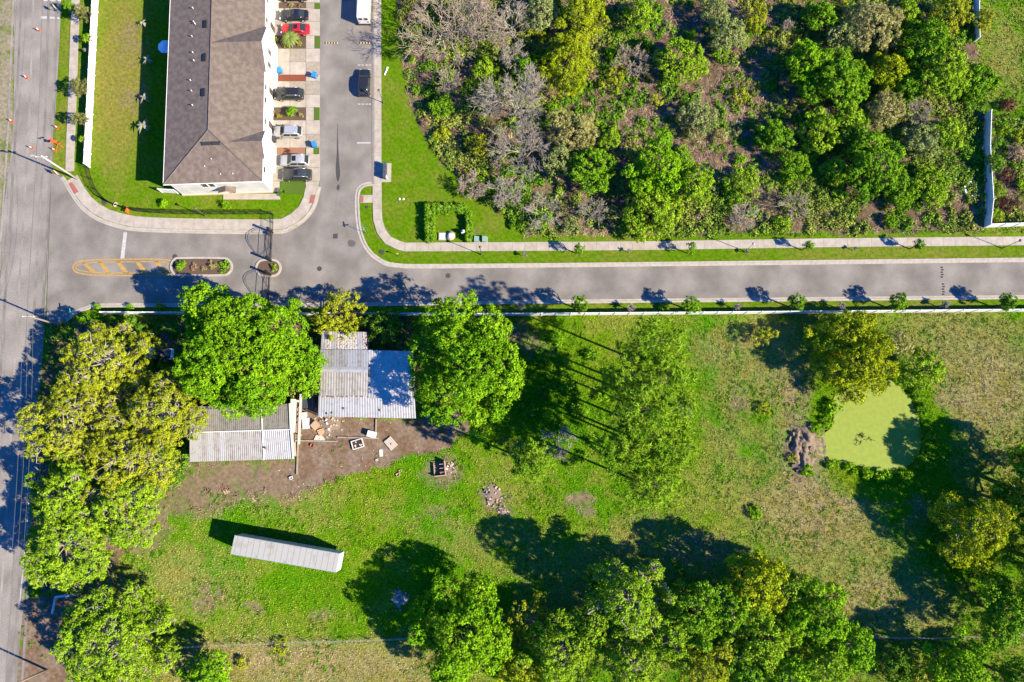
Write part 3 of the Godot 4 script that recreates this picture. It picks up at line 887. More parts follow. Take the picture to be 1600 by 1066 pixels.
func forest():
	# ---- the large trees round the old house
	tree("oak_tree", "large bright green oak east of the metal-roofed house", 735, 565, 92, 15, "oak", {"sz": 1.28, "n": 10, "tall": 0.8})
	tree("oak_tree", "large bright green oak overhanging the left metal-roofed house", 386, 549, 98, 13, "oak", {"sx": 1.12, "sz": 0.95, "n": 15, "tall": 0.5})
	tree("oak_tree", "bright green tree crown reaching over the fence from behind the entrance road", 325, 478, 42, 11, "oak", {"n": 6})
	tree("oak_tree", "small bright crown west of the metal-roofed shed, at its corner", 480, 585, 34, 9, "oak", {"n": 6})
	tree("live_oak_tree", "olive oak with pale limbs at the road corner, northmost of the roadside oaks", 160, 565, 72, 12, "olive", {"bark": "pale", "n": 9})
	tree("live_oak_tree", "olive oak leaning over the main road, halfway down the roadside oaks", 108, 665, 70, 12, "olive", {"bark": "pale", "n": 9})
	tree("live_oak_tree", "olive oak covering the west end of the left metal roof", 262, 640, 68, 12, "olive", {"bark": "pale", "n": 9})
	tree("live_oak_tree", "olive oak between the bare earth yard and the main road", 190, 715, 78, 12, "olive", {"bark": "pale", "n": 9})
	tree("live_oak_tree", "green oak over the main road kerb, above the southmost roadside oak", 100, 770, 62, 11, "lime", {"bark": "pale", "n": 8})
	tree("live_oak_tree", "green oak beside the bare patch of earth at the field's edge", 190, 800, 62, 11, "lime", {"bark": "pale", "n": 8})
	tree("live_oak_tree", "bright green oak just above the bent grey pipe rail, southmost of the roadside oaks", 105, 850, 72, 11, "lime", {"bark": "pale", "n": 9})
	tree("oak_tree", "green oak at the lower left, below the bent grey pipe rail", 172, 1005, 88, 11, "lime", {"bark": "pale", "n": 9})
	tree("oak_tree", "bright green tree at the bottom edge right of the lower left oak", 320, 1058, 40, 8, "oak", {"n": 6})
	tree("feathery_tree", "dull green feathery tree at the north wall of the metal-roofed shed", 525, 492, 46, 7, "olive", {"n": 7, "leaf": 0.8})
	tree("small_tree", "small lime tree beside the fence right of the entrance gate", 460, 478, 14, 5, "oak", {"n": 5, "leaf": 0.6, "limbs": false})
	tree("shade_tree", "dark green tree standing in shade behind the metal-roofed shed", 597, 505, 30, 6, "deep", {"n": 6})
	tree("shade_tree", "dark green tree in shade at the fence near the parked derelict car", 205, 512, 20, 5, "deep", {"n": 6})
	# ---- pines whose long trunk shadows cross the lot
	for a in [[992, 562, 20, 4.0, "tall thin pine nearest the white road fence"], [1003, 610, 20, 4.2, "tall thin pine just north-west of the fan palm"], [974, 653, 21, 4.3, "tall thin pine standing west of the fan palm"], [985, 682, 19, 4.0, "tall thin pine south-west of the fan palm"], [995, 752, 17, 3.8, "tall thin pine farthest south in the pine group"], [960, 605, 19, 3.4, "tall thin pine in the shaded weeds, westmost of the northern pines"], [1022, 648, 18, 3.4, "tall thin pine just south of the fan palm's level, eastmost of the pines"], [955, 705, 18, 3.2, "tall thin pine near the pale dead tangle of branches"], [1016, 702, 17, 3.3, "tall thin pine between the fan palm and the farthest south pine"], [829, 722, 15, 2.3, "single pine by the dead grey brush in the lot"]]:
		pine(a[4], a[0], a[1], a[2], a[3])
	# ---- southern tree line
	tree("oak_tree", "round bright green oak beside the grey ash heap", 718, 990, 78, 12, "oak", {"n": 9})
	tree("pine_oak_tree", "tall open crowned tree with pale limbs, right of the round bright oak", 985, 930, 66, 16, "lime", {"bark": "pale", "n": 8, "tall": 1.1})
	tree("open_tree", "yellow-green open tree at the bottom edge between the round oak and the tall tree", 880, 1022, 62, 9, "lime", {"bark": "grey", "n": 8})
	tree("open_tree", "light green tree at the bottom edge below the tall open crowned tree", 990, 1040, 56, 11, "lime", {"bark": "grey", "n": 7})
	tree("oak_tree", "mid green tree right of the tall open crowned tree", 1085, 960, 50, 13, "green", {"n": 7})
	tree("oak_tree", "yellow tinged tree topping the southern tree line", 1185, 915, 50, 12, "yellow", {"n": 7, "leaf": 1.1})
	tree("oak_tree", "olive yellow tree at the bottom edge under the mid green tree", 1100, 1038, 52, 11, "olive", {"n": 7})
	tree("oak_tree", "green tree below the yellow tinged tree of the southern line", 1190, 1000, 56, 11, "lime", {"n": 8})
	tree("oak_tree", "bright green tree at the east end of the southern tree line", 1278, 965, 54, 11, "oak", {"n": 8})
	tree("oak_tree", "green tree at the bottom edge under the tree line's east end", 1290, 1045, 52, 10, "lime", {"n": 7})
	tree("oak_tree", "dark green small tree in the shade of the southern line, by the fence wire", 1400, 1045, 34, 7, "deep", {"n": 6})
	tree("oak_tree", "bright green tree at the bottom right by the fence wire", 1500, 1040, 48, 9, "oak", {"n": 7})
	tree("oak_tree", "mid green tree at the right edge below the yellow willow", 1572, 958, 52, 9, "green", {"n": 7})
	tree("oak_tree", "green tree in the bottom right corner", 1590, 1062, 34, 8, "green", {"n": 6})
	tree("willow_tree", "yellow-green willow south-east of the pond", 1535, 830, 62, 10, "yellow", {"n": 9, "bark": "grey", "leaf": 0.85, "sz": 1.1})
	tree("willow_tree", "pale green willow at the right edge above the yellow willow", 1592, 782, 38, 9, "olive", {"n": 7, "leaf": 0.8})
	tree("oak_tree", "tall tree beyond the right edge that shades the pond", 1660, 770, 75, 14, "green", {"n": 8})
	tree("oak_tree", "tall tree beyond the right edge south of the willows", 1665, 880, 70, 13, "green", {"n": 8})
	for a in [["open_tree", 830, 975, 40, 5, "olive", "low olive scrub tree right of the round bright oak"], ["open_tree", 930, 985, 40, 8, "lime", "small light tree left of the tall open crowned tree's foot"], ["oak_tree", 1040, 1000, 44, 11, "lime", "light green tree filling the southern line right of the tall tree"], ["oak_tree", 1140, 950, 40, 11, "green", "mid green tree left of the yellow tinged tree"], ["oak_tree", 1235, 925, 34, 9, "lime", "small light tree right of the yellow tinged tree"], ["oak_tree", 1335, 1010, 40, 9, "oak", "bright green tree at the wire fence's west end"], ["oak_tree", 1160, 1055, 42, 10, "green", "mid green tree cut by the bottom edge in the southern line"], ["oak_tree", 1235, 1060, 40, 10, "oak", "bright tree cut by the bottom edge below the line's east end"], ["open_tree", 820, 1050, 40, 6, "yellow", "yellow-green low tree at the bottom edge right of the round bright oak"], ["small_tree", 940, 900, 24, 7, "green", "small green tree standing in the shade above the tall open crowned tree"]]:
		tree(a[0], a[6], a[1], a[2], a[3], a[4], a[5], {"n": 7, "bark": "grey"})
	tree("oak_tree", "olive green tree at the bottom edge left of the bottom right tree", 1440, 1064, 32, 7, "olive", {"n": 6})
	# ---- pond trees
	tree("willow_tree", "yellow willow hanging over the north bank of the pond", 1345, 565, 58, 9, "yellow", {"n": 8, "leaf": 0.85, "sx": 1.15})
	tree("willow_tree", "yellow-green willow between the pond willow and the road fence", 1322, 520, 44, 7, "yellow", {"n": 7, "leaf": 0.85, "sx": 1.4})
	tree("small_tree", "rounded green tree at the north-east corner of the pond", 1446, 577, 36, 6, "lime", {"n": 7, "leaf": 0.8})
	tree("small_tree", "tan leafed shrubby tree between the pond trees", 1406, 535, 24, 5, "tan", {"n": 6, "leaf": 0.9})
	tree("small_tree", "small green tree in the dry grass north-west of the pond", 1195, 522, 20, 3.5, "olive", {"n": 5, "leaf": 0.7})
	# ---- woods: leafless
	for a in [[690, 45, 62, 10, "pink", 6, "wide leafless pinkish grey tree at the lawn's edge near the top"], [755, 30, 50, 10, "pink", 6, "leafless grey tree right of the wide pinkish one"], [800, 25, 40, 9, "pale", 5, "leafless pale tree at the top edge beside the yellow willow"], [800, 85, 34, 8, "pale", 5, "leafless pale limbed tree left of the yellow willow"], [700, 122, 26, 6, "pink", 5, "small leafless tree below the wide pinkish grey tree"], [805, 150, 62, 10, "pale", 6, "largest leafless tree with white limbs in the middle of the west woods"], [812, 225, 50, 9, "grey", 6, "leafless grey tree south of the white limbed tree"], [765, 160, 40, 8, "grey", 5, "leafless dark grey tree left of the white limbed tree"], [850, 330, 34, 5, "pale", 5, "low leafless pale thicket near the east pavement"], [925, 330, 28, 6, "grey", 5, "leafless grey tree left of the big green clump"], [1232, 36, 15, 6, "pink", 5, "small pinkish leafless tree near the top middle of the woods"], [1292, 172, 18, 6, "grey", 4, "small leafless grey tree among the eastern green trees"], [1240, 318, 26, 3.5, "pink", 5, "low leafless bush above the east pavement"], [1160, 340, 24, 3, "pale", 5, "low pale leafless thicket right of the big green clump"], [1440, 170, 26, 6, "pink", 5, "leafless brown tree right of the tan tree"], [990, 95, 30, 4, "pink", 6, "low leafless reddish thicket left of the solitary round tree"], [740, 290, 24, 3, "pink", 6, "low leafless thicket on the lawn edge above the hedge"], [790, 300, 28, 4, "pale", 6, "low leafless thicket left of the pale leafless one"], [740, 20, 34, 8, "pale", 5, "leafless twiggy tree at the top edge between the pinkish ones"]]:
		bare_tree("leafless_tree", a[6], a[0], a[1], a[2], a[3], a[4], a[5])
	# ---- woods: in leaf
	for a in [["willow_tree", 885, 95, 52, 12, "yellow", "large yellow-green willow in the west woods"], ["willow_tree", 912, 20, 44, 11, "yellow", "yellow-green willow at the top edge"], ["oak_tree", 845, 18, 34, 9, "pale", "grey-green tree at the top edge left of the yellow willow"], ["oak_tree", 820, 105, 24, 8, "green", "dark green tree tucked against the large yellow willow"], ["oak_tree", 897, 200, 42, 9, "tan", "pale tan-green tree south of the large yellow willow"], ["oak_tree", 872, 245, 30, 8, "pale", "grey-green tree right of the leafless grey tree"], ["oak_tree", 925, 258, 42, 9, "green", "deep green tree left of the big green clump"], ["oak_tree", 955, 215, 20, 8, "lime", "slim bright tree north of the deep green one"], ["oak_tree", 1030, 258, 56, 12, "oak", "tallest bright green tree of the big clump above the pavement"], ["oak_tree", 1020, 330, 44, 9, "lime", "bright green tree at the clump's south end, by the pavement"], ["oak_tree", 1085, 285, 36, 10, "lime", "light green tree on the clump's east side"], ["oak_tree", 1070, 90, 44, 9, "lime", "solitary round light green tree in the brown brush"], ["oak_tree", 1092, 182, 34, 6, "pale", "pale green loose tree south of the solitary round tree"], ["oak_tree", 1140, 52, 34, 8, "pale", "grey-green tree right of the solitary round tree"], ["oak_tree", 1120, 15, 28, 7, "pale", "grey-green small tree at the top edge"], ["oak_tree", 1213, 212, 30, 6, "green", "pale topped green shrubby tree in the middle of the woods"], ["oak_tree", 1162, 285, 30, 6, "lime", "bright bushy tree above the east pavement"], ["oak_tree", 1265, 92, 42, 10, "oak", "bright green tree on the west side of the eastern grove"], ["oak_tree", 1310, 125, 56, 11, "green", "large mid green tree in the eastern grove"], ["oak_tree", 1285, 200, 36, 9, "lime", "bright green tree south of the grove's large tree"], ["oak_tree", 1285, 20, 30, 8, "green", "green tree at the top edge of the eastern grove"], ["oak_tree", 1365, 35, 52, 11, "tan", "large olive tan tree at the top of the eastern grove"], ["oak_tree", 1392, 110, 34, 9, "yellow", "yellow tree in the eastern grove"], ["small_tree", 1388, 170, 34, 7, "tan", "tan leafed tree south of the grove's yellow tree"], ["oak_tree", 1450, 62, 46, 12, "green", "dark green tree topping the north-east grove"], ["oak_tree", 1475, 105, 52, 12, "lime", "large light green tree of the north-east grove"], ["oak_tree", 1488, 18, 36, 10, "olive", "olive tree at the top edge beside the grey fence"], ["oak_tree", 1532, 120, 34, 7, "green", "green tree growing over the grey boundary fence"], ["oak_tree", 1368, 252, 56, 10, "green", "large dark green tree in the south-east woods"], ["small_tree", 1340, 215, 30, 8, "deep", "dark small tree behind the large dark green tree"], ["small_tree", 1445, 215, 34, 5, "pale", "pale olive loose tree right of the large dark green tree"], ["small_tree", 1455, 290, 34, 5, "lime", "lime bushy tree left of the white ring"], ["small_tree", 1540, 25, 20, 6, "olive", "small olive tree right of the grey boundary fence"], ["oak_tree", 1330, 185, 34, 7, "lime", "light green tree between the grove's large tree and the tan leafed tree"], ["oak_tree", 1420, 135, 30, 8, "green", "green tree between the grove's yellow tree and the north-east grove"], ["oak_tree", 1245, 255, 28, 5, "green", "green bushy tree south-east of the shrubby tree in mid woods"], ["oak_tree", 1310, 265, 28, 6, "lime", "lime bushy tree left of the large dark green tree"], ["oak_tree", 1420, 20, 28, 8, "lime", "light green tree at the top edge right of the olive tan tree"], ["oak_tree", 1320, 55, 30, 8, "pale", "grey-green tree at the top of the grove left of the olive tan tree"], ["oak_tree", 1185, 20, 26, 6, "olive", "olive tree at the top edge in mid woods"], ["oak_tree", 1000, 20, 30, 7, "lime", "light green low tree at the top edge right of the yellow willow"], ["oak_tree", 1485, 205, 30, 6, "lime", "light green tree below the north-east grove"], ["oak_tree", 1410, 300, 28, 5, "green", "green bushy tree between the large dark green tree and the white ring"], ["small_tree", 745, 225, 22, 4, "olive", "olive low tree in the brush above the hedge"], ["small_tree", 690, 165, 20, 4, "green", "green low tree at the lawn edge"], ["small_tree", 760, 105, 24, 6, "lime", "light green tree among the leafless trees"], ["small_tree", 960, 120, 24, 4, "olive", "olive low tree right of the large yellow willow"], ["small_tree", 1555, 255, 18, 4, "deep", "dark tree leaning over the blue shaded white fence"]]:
		tree(a[0], a[6], a[1], a[2], a[3], a[4] * 0.68, a[5], {"n": 8 if a[3] > 30 else 6, "leaf": 0.8 if a[3] > 28 else 0.65, "tall": 0.95, "group": "leafy trees of the woods"})
	# ---- woods: shrubs, labelled by the nearest landmark
	var marks := [[690, 45, "the wide pinkish leafless tree"], [885, 95, "the large yellow willow"], [805, 150, "the white limbed leafless tree"], [1030, 258, "the big green clump"], [1070, 90, "the solitary round tree"], [1310, 125, "the eastern grove's large tree"], [1475, 105, "the north-east grove"], [1368, 252, "the large dark green tree"], [1515, 296, "the white ring"], [700, 300, "the U-shaped hedge"], [1213, 212, "the shrubby tree in mid woods"], [1570, 260, "the blue shaded fence"], [1388, 170, "the tan leafed tree"], [860, 330, "the pale leafless thicket"]]
	var r := RandomNumberGenerator.new()
	r.seed = 77
	var used := {}
	var looks := {"green": "green", "lime": "light green", "olive": "olive", "brown": "brown withered", "tan": "tan", "pale": "grey-green", "deep": "dark green", "oak": "bright green", "red": "dark red"}
	var list := []
	for k in 150:
		var x := r.randf_range(640, 1515)
		var y := r.randf_range(0, 360)
		var p := at2(x, y)
		if kind[cell(p.x, p.y)] != 3 or kind[cell(p.x - 1.2, p.y + 1.0)] != 3 or x > 1485 and y > 240: continue
		if Vector2((p.x - 30.0) / 17.0, (p.y + 38.0) / 11.0).length() < 1.0 and r.randf() < 0.5: continue
		list.append([x, y, r.randf_range(8, 17), ["green", "lime", "olive", "brown", "green", "tan", "pale", "lime", "oak"][r.randi() % 9]])
	for a in [[645, 95, 8, "lime"], [650, 140, 9, "green"], [665, 190, 9, "brown"], [680, 215, 10, "lime"], [700, 240, 9, "brown"], [722, 268, 10, "olive"], [738, 285, 9, "lime"], [760, 300, 10, "green"], [785, 325, 10, "lime"], [805, 350, 9, "green"], [640, 60, 8, "lime"], [1575, 165, 14, "red"], [1590, 190, 12, "red"], [1570, 205, 12, "lime"], [1590, 215, 12, "olive"], [1585, 240, 16, "brown"], [1575, 275, 12, "red"], [1575, 320, 15, "red"], [1560, 300, 11, "lime"], [1595, 290, 12, "lime"], [1598, 330, 12, "lime"], [1556, 335, 10, "lime"], [1550, 205, 8, "lime"], [1560, 345, 8, "olive"]]: list.append(a)
	for a in list:
		var best := 1e9
		var w := ""
		for m in marks:
			var dd := Vector2(m[0] - a[0], m[1] - a[1])
			if dd.length() < best:
				best = dd.length()
				var ang := dd.angle()
				w = ["west", "north-west", "north", "north-east", "east", "south-east", "south", "south-west"][posmod(roundi(ang / (PI / 4)), 8)] + " of " + m[2]
		var size: String = ("large " if a[2] > 14 else "small " if a[2] < 10 else "")
		var lab: String = size + looks[a[3]] + " shrub " + ("just " if best < 40 else "some way ") + w
		if used.has(lab): continue
		used[lab] = true
		shrub("woodland_shrub", lab, a[0], a[1], a[2], a[2] * 0.11, a[3], "shrubs of the woods understorey")
	# ---- scattered plants in the lot
	bare_tree("dead_brush_pile", "pale dead tangle of branches lying in the lot by the single pine", 873, 692, 26, 1.6, "pale", 5, "")
	frond_plant("fan_palm", "fan palm with stiff grey-green leaves in the grass east of the pines", "palm", 1068, 638, 0.7, 2.2, 22, Color(0.085, 0.12, 0.045))
	for a in [[800, 580, 13, "green", "green bush close to the large oak's east side"], [825, 640, 14, "green", "green bush south-east of the large oak"], [870, 530, 12, "oak", "bright bush just south of the road fence left of the pines"], [885, 570, 13, "green", "green bush in the middle of the shaded weeds"], [940, 620, 12, "oak", "bright bush under the middle pines"], [855, 655, 12, "oak", "bright bush north of the pale dead tangle"], [910, 715, 11, "green", "green bush right of the pale dead tangle"], [845, 560, 14, "green", "green leafy bush in the shade below the east road fence"], [880, 600, 16, "green", "broad green bush left of the pines"], [905, 640, 14, "green", "green bush among the pine trunk shadows"], [850, 610, 12, "deep", "dark green bush east of the large oak"], [925, 560, 13, "green", "green bush under the northern pines"], [775, 700, 10, "green", "green bush south of the large oak"], [930, 690, 13, "oak", "bright bush beside the southern pines"], [1195, 640, 12, "olive", "olive bush in the dry grass west of the pond"], [1180, 800, 11, "oak", "bright green weed clump in the open field"], [1300, 640, 14, "oak", "bright reeds on the west bank of the pond"], [1275, 668, 10, "oak", "reedy tuft at the north end of the bare earth bank"], [1262, 735, 11, "oak", "green tuft at the south end of the bare earth bank"], [1240, 715, 9, "olive", "olive tuft west of the bare earth bank"], [1415, 745, 12, "oak", "bright growth at the pond's south-east bank"], [1450, 680, 12, "green", "green growth in the shade of the pond's east bank"], [1432, 615, 9, "green", "green growth at the pond's north-east bank"], [1300, 725, 9, "oak", "bright growth beside the pond's south-west end"], [1355, 740, 10, "oak", "bright growth in the middle of the pond's south bank"], [1292, 660, 10, "green", "green reeds above the pale earth bank"], [1445, 720, 16, "green", "green growth on the shaded south-east bank of the pond"], [1440, 640, 10, "green", "green growth on the east bank of the pond"], [1380, 745, 13, "oak", "bright growth on the south bank of the pond"], [1330, 733, 10, "oak", "bright growth at the pond's south-west bank"], [800, 520, 12, "brown", "brown withered bush against the road fence by the large oak"], [830, 515, 10, "olive", "olive bush against the road fence"], [440, 1010, 13, "olive", "olive scrub along the wire fence below the trailer"], [380, 1035, 12, "olive", "olive scrub between the wire fence and the bottom edge"], [120, 930, 12, "brown", "brown scrub inside the bend of the pipe rail"]]:
		shrub("bush", a[4], a[0], a[1], a[2], a[2] * 0.08, a[3])
	# ---- street trees in pairs of leafy and leafless along the east road
	var k := 0
	for a in [[905, 390, "first"], [1080, 389, "second"], [1263, 384, "third"], [1435, 382, "fourth"]]:
		tree("street_tree", "young leafy tree on the north verge, %s from the hedge" % a[2], a[0], a[1], 9, 3.6, "green", {"n": 5, "leaf": 0.5, "limbs": false, "group": "young trees of the east road"})
	for a in [[906, 476, 15, "first"], [1080, 476, 15, "second"], [1245, 472, 14, "third"], [1403, 473, 15, "fourth"], [1575, 473, 14, "fifth"]]:
		tree("street_tree", "young leafy tree at the south fence, %s east of the large oak" % a[3], a[0], a[1], a[2], 5.0, "green", {"n": 6, "leaf": 0.52, "limbs": false, "group": "young trees of the east road"})
	for a in [[819, 397, "beside the first leafy one"], [1340, 388, "between the third and fourth leafy ones"], [1170, 390, "next to the street lamp"], [985, 391, "between the first and second leafy ones"]]:
		bare_tree("bare_sapling", "leafless pale sapling on the north verge " + a[2], a[0], a[1], 6, 2.6, "pale", 4, "saplings of the east road")
	for a in [[815, 478, "nearest the large oak"], [990, 481, "second from the large oak"], [1155, 479, "third from the large oak"], [1322, 477, "fourth from the large oak"], [1483, 476, "fifth from the large oak"]]:
		bare_tree("bare_sapling", "leafless pale sapling at the south fence, " + a[2], a[0], a[1], 9, 4.0, "pale", 5, "saplings of the east road")
	for a in [[1040, 483, 9, "small bright bush at the south fence between two saplings"], [153, 481, 8, "clipped round bush at the south kerb corner, leftmost"], [203, 481, 7, "clipped round bush at the south kerb, second from the corner"], [250, 479, 8, "clipped round bush at the south kerb, third from the corner"]]:
		shrub("verge_bush", a[3], a[0], a[1], a[2], 1.0, "oak")
	# ---- verge of the main road
	for a in [[128, 18, 16, 4.5, "dull", "feathery olive tree at the top of the main road verge"], [108, 10, 9, 3.5, "green", "dark small tree beside the yellow road sign"], [137, 60, 8, 3, "lime", "small lime tree against the white fence, second from the top"], [124, 135, 16, 4.5, "dull", "wide olive tree casting shade over the main road pavement"], [123, 186, 14, 4.5, "dull", "olive tree over the pavement just above the orange sign"], [129, 219, 6, 2.5, "lime", "little lime tree by the fence near the orange sign"]]:
		tree("verge_tree", a[5], a[0], a[1], a[2], a[3], a[4], {"n": 6, "leaf": 0.55, "group": "verge trees of the main road"})
	for a in [[132, 75, 6, "upper leafless sapling against the white fence"], [134, 102, 6, "middle leafless sapling against the white fence"], [128, 235, 6, "lower leafless sapling against the white fence"]]:
		bare_tree("bare_sapling", a[3], a[0], a[1], a[2], 2.8, "grey", 4, "verge trees of the main road")
	# ---- back yard saplings in the shade of the house
	for a in [[222, 35, 1.6, "topmost"], [229, 92, 2.0, "second from the top"], [224, 152, 2.2, "third from the top"], [222, 196, 2.8, "lowest"]]:
		frond_plant("young_palm", "young palm in the back yard's shade, %s of four" % a[3], "palm", a[0], a[1], a[2] * 0.6, a[2] * 0.5, 9, Color(0.22, 0.21, 0.13), "young palms behind the townhouse")
	shrub("round_bush", "round clipped bush on the lawn south of the townhouse", 353, 320, 8, 1.3, "oak")
	shrub("round_bush", "round clipped bush near the orange barrier", 257, 318, 8, 1.2, "oak")
	shrub("corner_bush", "bush at the townhouse's south-east corner", 411, 294, 6, 1.1, "green")
	shrub("corner_bush", "dark bush on the turf panel below the dark grey car", 440, 301, 7, 1.0, "deep")
	# planting beds and islands
	frond_plant("garden_palm", "bushy palm spreading beside the red car", "palm", 452, 58, 1.5, 1.7, 34, Color(0.10, 0.14, 0.02))
	shrub("bed_shrub", "rounded green shrub in the bed below the black car in the driveway", 456, 174, 9, 1.6, "green")
	for a in [[432, 62, 5, "olive", "olive plant near the wall in the palm's bed"], [445, 70, 6, "olive", "olive plant below the palm in its bed"], [468, 68, 6, "olive", "olive plant at the street end of the palm's bed"], [436, 182, 5, "olive", "olive plant beside the rounded shrub in its bed"], [428, 176, 4, "brown", "brown plant at the wall end of the rounded shrub's bed"], [470, 180, 5, "tan", "tan plant at the street end of the rounded shrub's bed"], [428, 122, 5, "deep", "dark plant at the wall end of the red mulch bed"], [427, 235, 5, "olive", "olive plant at the wall end of the brown mulch bed"], [450, 236, 5, "red", "reddish plant in the middle of the brown mulch bed"], [430, 8, 5, "olive", "olive plant in the topmost bed near the wall"], [455, 8, 5, "tan", "tan plant in the topmost bed"], [470, 9, 4, "brown", "brown plant in the topmost bed near the street"]]:
		shrub("bed_plant", a[4], a[0], a[1], a[2], 0.6, a[3], "plants in the driveway beds")
	for a in [[284, 415, 9, 1.1, "green", "green bush at the west end of the long traffic island"], [303, 417, 7, 0.6, "brown", "brown planting in the middle of the long traffic island"], [318, 420, 5, 0.5, "tan", "tan planting in the long traffic island"], [332, 414, 8, 0.9, "tan", "rounded tan bush in the long traffic island"], [349, 417, 10, 0.5, "green", "low green planting at the east end of the long traffic island"], [428, 418, 7, 0.9, "lime", "small bright bush on the short oval island"]]:
		shrub("island_plant", a[5], a[0], a[1], a[2], a[3], a[4], "plants on the traffic islands")
	# hedge
	var h := thing("hedge", "clipped U-shaped hedge round the utility pads on the lawn", "hedge")
	h.set_meta("group", "")
	h.remove_meta("group")
	var hr := RandomNumberGenerator.new()
	hr.seed = 5
	hedge_arm(h, at2(672.5, 325), at2(672.5, 378), 1.45, 1.35, hr)
	hedge_arm(h, at2(668, 328), at2(728, 329), 1.45, 1.35, hr)
	hedge_arm(h, at2(733, 334), at2(733, 379), 1.05, 1.25, hr)

# ---------- built things
func rust_tex(sd: int, f: float, a: Color, b: Color, cut: float, soft: float) -> ImageTexture:
	var n := FastNoiseLite.new()
	n.seed = sd
	n.frequency = f
	n.fractal_octaves = 5
	var d := n.get_seamless_image(256, 256).get_data()
	var im := Image.create(256, 256, false, Image.FORMAT_RGB8)
	for i in 256 * 256:
		var t := clampf((d[i] / 255.0 - cut) / soft, 0, 1)
		var q := a.lerp(b, t)
		im.set_pixel(i % 256, i / 256, q.linear_to_srgb())
	return ImageTexture.create_from_image(im)
func sheets(parent: Node3D, a: Vector3, b: Vector3, c: Vector3, d: Vector3, wide: float, ribs: int, ms: Array, called := "roof_sheet"):
	# corrugated sheets side by side between the top edge a-b and the bottom edge d-c
	var n := maxi(1, roundi(a.distance_to(b) / wide))
	var up := (b - a).cross(d - a).normalized()
	if up.y < 0: up = -up
	for i in n:
		var s := T()
		var t0 := float(i) / n
		var t1 := float(i + 1) / n
		var prof := [[0.0, 0.0]]
		for k in ribs:
			var u := (k + 0.5) / ribs
			var w := 0.5 / ribs
			prof.append_array([[u - w * 0.62, 0.0], [u - w * 0.34, 0.016], [u + w * 0.34, 0.016], [u + w * 0.62, 0.0]])
		prof.append([1.0, 0.0])
		var lift := up * rng.randf_range(0.0, 0.012)
		for k in prof.size() - 1:
			var u0: float = lerpf(t0, t1, prof[k][0] * 0.996)
			var u1: float = lerpf(t0, t1, prof[k + 1][0] * 0.996)
			var h0: Vector3 = up * prof[k][1] + lift
			var h1: Vector3 = up * prof[k + 1][1] + lift
			quad(s, a.lerp(b, u0) + h0, a.lerp(b, u1) + h1, d.lerp(c, u1) + h1, d.lerp(c, u0) + h0, up)
		obj(called, s, ms[rng.randi() % ms.size()], parent)
